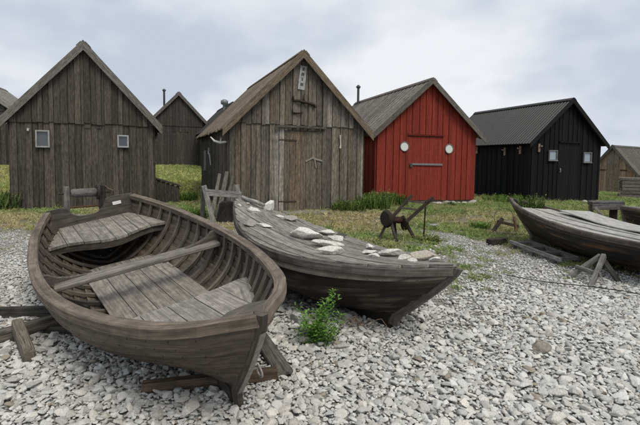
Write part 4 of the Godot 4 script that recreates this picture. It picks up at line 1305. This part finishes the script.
func build_plants() -> void:
	# bright green herb in front of the planked boat
	var o := thing("green_herb", "bright green leafy herb growing from the shingle between the two boats", "plant", on_ground(0.0, -3.52))
	var st := mb(Color(0.10, 0.17, 0.04))
	var lf := mb()
	for k in 30:
		var an := rr(0, TAU)
		var lean := rr(0.05, 0.55)
		var h := rr(0.16, 0.34)
		if k < 5: h = rr(0.38, 0.48); lean = rr(0.1, 0.35); an = rr(-0.9, 0.6)
		var dir := Vector3(cos(an) * lean, 1.0, sin(an) * lean).normalized()
		var base := Vector3(rr(-0.09, 0.07), -0.02, rr(-0.08, 0.08))
		var pts := []
		for i in 5:
			var f := i / 4.0
			pts.append(base + dir * h * f + Vector3(cos(an), -0.2, sin(an)) * 0.05 * f * f)
		st.tube(pts, [0.004, 0.0035, 0.003, 0.002, 0.001], 4)
		for i in 40:
			var f := pow(rng.randf(), 0.7) * 0.9 + 0.1
			var p: Vector3 = pts[0].lerp(pts[4], f)
			var a2 := rr(0, TAU)
			var out := Vector3(cos(a2), rr(-0.1, 0.8), sin(a2)).normalized()
			p += out * rr(0.01, 0.055) * (1.15 - f * 0.5)
			var sd := out.cross(Vector3.UP).normalized()
			var g := rr(0.75, 1.3)
			leaf(lf, p, out, sd, rr(0.02, 0.046), rr(0.012, 0.024), Color(0.13 * g, 0.26 * g, 0.05 * g))
	put(st, "stem", M.leaf, o)
	put(lf, "foliage", M.leaf, o)
	# dry twigs beside the planked boat
	var tw := thing("dry_twigs", "tangle of dry brown twigs under the planked boat's bow", "twigs", on_ground(0.42, -3.85))
	for k in 7:
		var an := rr(0, TAU)
		var p := []
		var c := Vector3(rr(-0.06, 0.06), 0, rr(-0.05, 0.05))
		for i in 5:
			var f := i / 4.0
			p.append(c + Vector3(cos(an) * f * 0.18, sin(f * 2.6) * rr(0.08, 0.14), sin(an) * f * 0.14) + Vector3(rr(-0.012, 0.012), 0, rr(-0.012, 0.012)))
		rod(tw, "twig", M.flat, Color(0.22, 0.16, 0.11), p, 0.004)
	# weeds along the hut walls
	var spots := [[-7.7, -10.5, 0.5, 0.6, 420, Color(0.10, 0.15, 0.05), "green weeds at the dark grey hut's left corner"], [-6.75, -11.0, 0.22, 0.22, 110, Color(0.06, 0.11, 0.03), "small dark green weed against the dark grey hut's wall"],
		[0.75, -11.2, 0.32, 0.45, 260, Color(0.10, 0.15, 0.04), "low green weeds at the grey hut's right corner"], [1.45, -11.6, 0.45, 0.45, 320, Color(0.11, 0.17, 0.045), "tall flowering weeds between the grey and red huts"], [2.05, -12.6, 0.42, 0.45, 320, Color(0.075, 0.14, 0.03), "bushy dark green weeds before the red hut's left corner"],
		[1.75, -12.4, 0.5, 0.4, 260, Color(0.11, 0.17, 0.045), "tallest weeds growing up the red hut's side"], [4.0, -13.35, 0.2, 0.14, 80, Color(0.06, 0.12, 0.03), "small green weed at the red hut's stone footing"], [6.6, -15.6, 0.35, 0.8, 320, Color(0.10, 0.17, 0.04), "bright green weeds between the red and black huts"],
		[-3.9, -13.0, 0.3, 0.35, 160, Color(0.09, 0.16, 0.035), "green weeds behind the low board bin"], [-2.75, -9.7, 0.3, 0.25, 140, Color(0.10, 0.17, 0.04), "green weeds at the trestle's left leg"], [4.05, -8.35, 0.62, 0.25, 60, Color(0.09, 0.14, 0.04), "green plant growing inside the covered boat's bow"], [3.5, -9.5, 0.2, 0.2, 90, Color(0.10, 0.18, 0.04), "green tuft beside the rusty cart frame"], [1.95, -7.7, 0.16, 0.2, 90, Color(0.13, 0.15, 0.05), "grass tuft right of the rusty winch"]]
	for q in spots:
		var w := thing("weed_clump", q[6], "weeds", on_ground(q[0], q[1]), 0.0, "weeds around the huts")
		var b := mb()
		var inboat: bool = q[6].contains("inside")
		for k in q[4]:
			var a := rr(0, TAU)
			var r: float = sqrt(rng.randf()) * q[3]
			var p := Vector3(cos(a) * r, 0.45 if inboat else -0.02, sin(a) * r * 0.7)
			var h: float = q[2] * rr(0.4, 1.1)
			if inboat: h *= 0.75
			var g := rr(0.7, 1.3)
			var c := Color(q[5].r * g * 1.6, q[5].g * g * 1.5, q[5].b * g * 1.5)
			var d := Vector3(rr(-0.4, 0.4), 1.0, rr(-0.4, 0.4)).normalized()
			var s := d.cross(Vector3(rr(-1, 1), 0, rr(-1, 1))).normalized()
			leaf(b, p, d, s, h, rr(0.008, 0.018), c)
			for i in 5:
				var f := rr(0.2, 0.95)
				var a2 := rr(0, TAU)
				var od := Vector3(cos(a2), rr(0.0, 0.8), sin(a2)).normalized()
				leaf(b, p + d * h * f, od, od.cross(Vector3.UP).normalized(), rr(0.04, 0.09), rr(0.010, 0.024), c)
			if q[6].contains("flowering") and k % 45 == 0:
				for i in 6:
					var a3 := rr(0, TAU)
					leaf(b, p + d * h, Vector3(cos(a3), 0.4, sin(a3)).normalized(), Vector3(-sin(a3), 0, cos(a3)), 0.05, 0.04, Color(0.5, 0.4, 0.33))
		put(b, "foliage", M.leaf, w)

func tuft_mesh(n: int, h: float, spread: float) -> ArrayMesh:
	var b := Mb.new()
	for k in n:
		var a := rr(0, TAU)
		var p := Vector3(cos(a), 0, sin(a)) * rr(0, spread)
		var d := Vector3(rr(-0.7, 0.7), 1.0, rr(-0.7, 0.7)).normalized()
		var s := d.cross(Vector3(rr(-1, 1), 0.1, rr(-1, 1))).normalized() * rr(0.003, 0.006)
		var l := h * rr(0.5, 1.2)
		var m := p + d * l * 0.55
		var tip := m + (d + Vector3(d.x, -0.35, d.z) * 1.2).normalized() * l * 0.5
		var c := Color(1, 1, 1) * rr(0.75, 1.25)
		var no := s.cross(d).normalized()
		var i := b.v.size()
		for q in [p - s, p + s, m + s * 0.8, m - s * 0.8, tip]:
			b.vert(q, no, Vector2.ZERO, c)
		b.idx.append_array([i, i + 2, i + 1, i, i + 3, i + 2, i + 3, i + 4, i + 2])
	return b.mesh()

func scatter(parent: Node3D, called: String, mesh: Mesh, mat: Material, xf: Array, cols: Array) -> void:
	if xf.is_empty(): return
	var mm := MultiMesh.new()
	mm.transform_format = MultiMesh.TRANSFORM_3D
	mm.use_colors = true
	mm.mesh = mesh
	mm.instance_count = xf.size()
	for i in xf.size():
		mm.set_instance_transform(i, xf[i])
		mm.set_instance_color(i, cols[i])
	var o := MultiMeshInstance3D.new()
	o.multimesh = mm
	o.material_override = mat
	o.name = called
	o.set_meta("kind", "stuff")
	parent.add_child(o, true)

func build_grass() -> void:
	var root := Node3D.new()
	root.name = "grass"
	add_child(root)
	root.set_meta("kind", "stuff")
	tag(root, "short dry green and yellow grass around the huts", "grass")
	var v := []
	for k in 4: v.append(tuft_mesh(10, 0.062, 0.05))
	var xf := [[], [], [], []]
	var cs := [[], [], [], []]
	var zones := [[-11.0, 9.0, -5.0, -10.0, 0.055], [-11.0, 12.0, -10.0, -15.0, 0.065], [-16.0, 0.0, -15.0, -30.0, 0.13], [4.0, 24.0, -15.0, -34.0, 0.15]]
	for q in zones:
		var x: float = q[0]
		while x < q[1]:
			var z: float = q[2]
			while z > q[3]:
				var px: float = x + rr(-0.5, 0.5) * q[4]
				var pz: float = z + rr(-0.5, 0.5) * q[4]
				z -= q[4]
				if absf(px) > -pz * 0.8 + 1.5: continue
				var g := grassness(px, pz)
				var bare := sm(0.05, 0.35, nz2.get_noise_2d(px * 32.0 + 77.0, pz * 32.0)) * (0.75 if -pz < 12.5 else 0.2)
				if rng.randf() > g * 0.95 - 0.12 - bare: continue
				var n := nz.get_noise_2d(px * 14.0 + 50.0, pz * 14.0)
				var n2 := nz2.get_noise_2d(px * 50.0, pz * 50.0 + 9.0)
				var green := clampf(0.64 + n * 1.2 + n2 * 0.6 + (0.12 if -pz > 11.0 else -0.1), 0.0, 1.0)
				var dry := Color(0.52, 0.44, 0.25)
				var c := dry.lerp(Color(0.27, 0.345, 0.12), green)
				if -pz > 14.0 and px < 0.0: c = Color(0.52, 0.49, 0.2).lerp(Color(0.37, 0.42, 0.14), green)
				c = c * rr(0.75, 1.25)
				var s := rr(0.6, 1.25) * (0.55 + 0.6 * g) * (1.0 + 0.35 * green)
				if q[4] > 0.1: s *= 1.5
				var k := rng.randi() % 4
				xf[k].append(Transform3D(Basis(Vector3.UP, rr(0, TAU)).scaled(Vector3(s * 1.2, s, s * 1.2)), on_ground(px, pz, -0.01)))
				cs[k].append(Color(c.r, c.g, c.b))
			x += q[4]
	for k in 4: scatter(root, "grass_tufts", v[k], M.leaf, xf[k], cs[k])
	var wx := []
	var wc := []
	for i in 2600:
		var px := rr(-10.0, 14.0)
		var pz := rr(-7.0, -22.0)
		if absf(px) > -pz * 0.8 + 1.0 or rng.randf() > grassness(px, pz) - 0.25: continue
		if nz.get_noise_2d(px * 25.0, pz * 25.0 + 300.0) < 0.02: continue
		var s2 := rr(0.7, 1.3)
		wx.append(Transform3D(Basis(Vector3.UP, rr(0, TAU)).scaled(Vector3.ONE * s2), on_ground(px, pz, -0.01)))
		wc.append(Color(0.42, 0.37, 0.17).lerp(Color(0.22, 0.28, 0.08), rng.randf()) * rr(0.8, 1.2))
	scatter(root, "tall_grass", tuft_mesh(11, 0.24, 0.06), M.leaf, wx, wc)

func build_pebbles(ground: Node3D) -> void:
	var root := Node3D.new()
	root.name = "pebbles"
	add_child(root)
	root.set_meta("kind", "stuff")
	tag(root, "pale grey limestone pebbles covering the shore", "pebbles")
	var meshes := []
	for k in 14: meshes.append(stone_mesh(2, Vector3(1, rr(0.32, 0.6), rr(0.6, 0.95)), 7 + k % 5, 0.08))
	var tints := []
	for k in 10: tints.append(tinted(M.stone, grey(0.54 + 0.034 * k, 0.56 + 0.034 * k, [-0.03, 0.0, -0.045, -0.02][k % 4])))
	var all := []
	for layer in 3:
		var cell: float = [0.05, 0.027, 0.24][layer]
		var z := -1.2
		while z > -11.5:
			var lim := -z * 0.80 + 1.2
			var x := -lim
			while x < lim:
				var px := x + rr(-0.5, 0.5) * cell
				var pz := z + rr(-0.5, 0.5) * cell
				x += cell
				if (px + 0.48) * (px + 0.48) + (pz + 2.62) * (pz + 2.62) < 0.012 and layer != 1: continue
				var g := grassness(px, pz)
				if rng.randf() < g * 1.25 - (0.0 if -pz < 8.0 else -0.1): continue
				var a: float
				if layer == 0: a = 0.017 + 0.026 * pow(rng.randf(), 1.8)
				elif layer == 1: a = rr(0.009, 0.02)
				else: a = 0.036 + 0.03 * pow(rng.randf(), 2.5)
				a *= 1.15
				if g > 0.25: a *= 0.8
				a *= lerpf(1.0, 0.55, sm(3.8, 7.0, -pz))
				all.append([px, pz, a])
			z -= cell
	# the largest in view become single stones
	var scored := []
	for i in all.size():
		var q: Array = all[i]
		if -q[1] > 2.0 and absf(q[0]) < -q[1] * 0.70:
			scored.append([q[2] / -q[1], i])
	scored.sort_custom(func(a, b): return a[0] > b[0])
	var single := {}
	for i in mini(300, scored.size()): single[scored[i][1]] = true
	var xf := []
	var cs := []
	for k in meshes.size():
		xf.append([]); cs.append([])
	for i in all.size():
		var q: Array = all[i]
		var k := rng.randi() % meshes.size()
		var a: float = q[2]
		var bs := Basis(Vector3.UP, rr(0, TAU)) * Basis(Vector3.RIGHT, rr(-0.45, 0.45)) * Basis(Vector3.BACK, rr(-0.35, 0.35))
		bs = bs.scaled_local(Vector3(a, a * rr(0.75, 1.15), a * rr(0.8, 1.1)))
		var pos := on_ground(q[0], q[1], a * rr(0.12, 0.5) + rr(0.0, 0.012))
		if single.has(i):
			var o := put(meshes[k], "stone", tints[rng.randi() % 10], ground)
			o.transform = Transform3D(bs, pos)
			continue
		xf[k].append(Transform3D(bs, pos))
		var c := grey(0.54, 0.90, [-0.04, -0.05, -0.02, -0.055][rng.randi() % 4])
		if rng.randf() < 0.02: c = Color(0.42, 0.37, 0.3)
		cs[k].append(c)
	for k in meshes.size(): scatter(root, "pebbles", meshes[k], M.stone, xf[k], cs[k])

func build_ground() -> Node3D:
	var xs := []
	var zs := []
	for q in [[-300.0, -60.0, 40.0], [-60.0, -16.0, 4.0], [-16.0, -10.0, 0.6], [-10.0, 12.0, 0.16], [12.0, 24.0, 0.8], [24.0, 60.0, 4.0], [60.0, 300.1, 40.0]]:
		var x: float = q[0]
		while x < q[1] - 0.001:
			xs.append(x); x += q[2]
	for q in [[40.0, 4.0, 6.0], [4.0, 0.0, 0.6], [0.0, -15.0, 0.16], [-15.0, -36.0, 0.7], [-36.0, -80.0, 4.0], [-80.0, -300.1, 40.0]]:
		var z: float = q[0]
		while z > q[1] + 0.001:
			zs.append(z); z -= q[2]
	var rows := []
	var cols := []
	for z in zs:
		var r := []
		var c := []
		for x in xs:
			r.append(on_ground(x, z))
			var g := grassness(x, z)
			var n := nz2.get_noise_2d(x * 40.0, z * 40.0)
			var n3 := nz.get_noise_2d(x * 16.0 + 50.0, z * 16.0)
			var gravel := Color(0.64, 0.63, 0.605) * (1.0 + 0.25 * n)
			var turf := Color(0.44, 0.38, 0.25).lerp(Color(0.29, 0.30, 0.13), clampf(0.45 + n3 * 1.3 + n * 0.5, 0.0, 1.0))
			var soil := sm(0.05, 0.35, nz2.get_noise_2d(x * 32.0 + 77.0, z * 32.0)) * (0.8 if -z < 12.5 else 0.2)
			c.append(gravel.lerp(turf.lerp(Color(0.46, 0.42, 0.33), soil), g))
		rows.append(r); cols.append(c)
	var b := mb()
	b.sheet(rows, false, cols)
	var o := put(b, "ground", M.ground, self)
	o.set_meta("kind", "structure")
	o.set_meta("label", "pale shingle shore rising into dry grass")
	return o

# ---------------------------------------------------------------- sky
func make_sky() -> Sky:
	var W := 1024
	var Hh := 512
	var f := FastNoiseLite.new()
	f.seed = 21
	f.frequency = 1.0
	f.fractal_octaves = 5
	var im := Image.create(W, Hh, false, Image.FORMAT_RGBF)
	for y in Hh:
		var el := (0.5 - (y + 0.5) / Hh) * PI
		for x in W:
			var az := (x + 0.5) / W * TAU
			var d := Vector3(cos(el) * cos(az), sin(el), cos(el) * sin(az))
			# clouds lie on a flat deck, so they flatten towards the horizon
			var k := 1.0 / (maxf(d.y, 0.0) + 0.28)
			var a := f.get_noise_3d(d.x * k * 0.55, 3.0, d.z * k * 0.55)
			var b2 := f.get_noise_3d(d.x * k * 1.7 + 9.0, 7.0, d.z * k * 1.7)
			var c := clampf(0.5 + a * 1.5 + b2 * 0.7 + 0.25 * f.get_noise_3d(d.x * k * 4.5 + 3.0, 1.0, d.z * k * 4.5), 0.0, 1.0)
			var col := Color(0.385, 0.43, 0.505).lerp(Color(0.605, 0.62, 0.645), c)
			if d.y < 0.0: col = Color(0.3, 0.3, 0.28)
			im.set_pixel(x, y, col)
	var pm := PanoramaSkyMaterial.new()
	pm.panorama = ImageTexture.create_from_image(im)
	var s := Sky.new()
	s.sky_material = pm
	return s

func _ready() -> void:
	rng.seed = 20240
	nz.seed = 4
	nz.frequency = 0.02
	nz.fractal_octaves = 3
	nz2.seed = 8
	nz2.frequency = 0.04
	nz2.fractal_octaves = 4
	# camera
	var cam := Camera3D.new()
	cam.name = "camera"
	var f := 440.0
	cam.projection = Camera3D.PROJECTION_FRUSTUM
	cam.near = 0.1
	cam.far = 900.0
	cam.size = 0.1 * 2.0 * 212.5 / f
	cam.frustum_offset = Vector2(0.0, 0.1 * (187.0 - 212.5) / f)
	cam.transform = Transform3D(Basis(Vector3.RIGHT, deg_to_rad(-3.5)) * Basis(Vector3.BACK, deg_to_rad(0.8)), Vector3(0, 1.5, 0))
	add_child(cam)
	cam.current = true
	# air and light
	var env := Environment.new()
	env.background_mode = Environment.BG_SKY
	env.sky = make_sky()
	env.background_energy_multiplier = 1.0
	env.tonemap_mode = Environment.TONE_MAPPER_LINEAR
	env.tonemap_exposure = 1.42
	env.sdfgi_enabled = true
	env.ssao_enabled = true
	env.ssil_enabled = true
	var we := WorldEnvironment.new()
	we.name = "world"
	we.environment = env
	add_child(we)
	var sun := DirectionalLight3D.new()
	sun.name = "sun"
	sun.light_energy = 0.5
	sun.light_angular_distance = 28.0
	sun.light_color = Color(1.0, 0.97, 0.92)
	sun.shadow_enabled = true
	sun.rotation_degrees = Vector3(-56, 35, 0)
	add_child(sun)
	make_materials()
	print("materials ", Time.get_ticks_msec())
	var ground := build_ground()
	print("ground ", Time.get_ticks_msec())
	build_huts()
	build_boats()
	build_props()
	print("things ", Time.get_ticks_msec())
	build_plants()
	build_pebbles(ground)
	print("pebbles ", Time.get_ticks_msec())
	build_grass()
	print("done ", Time.get_ticks_msec())
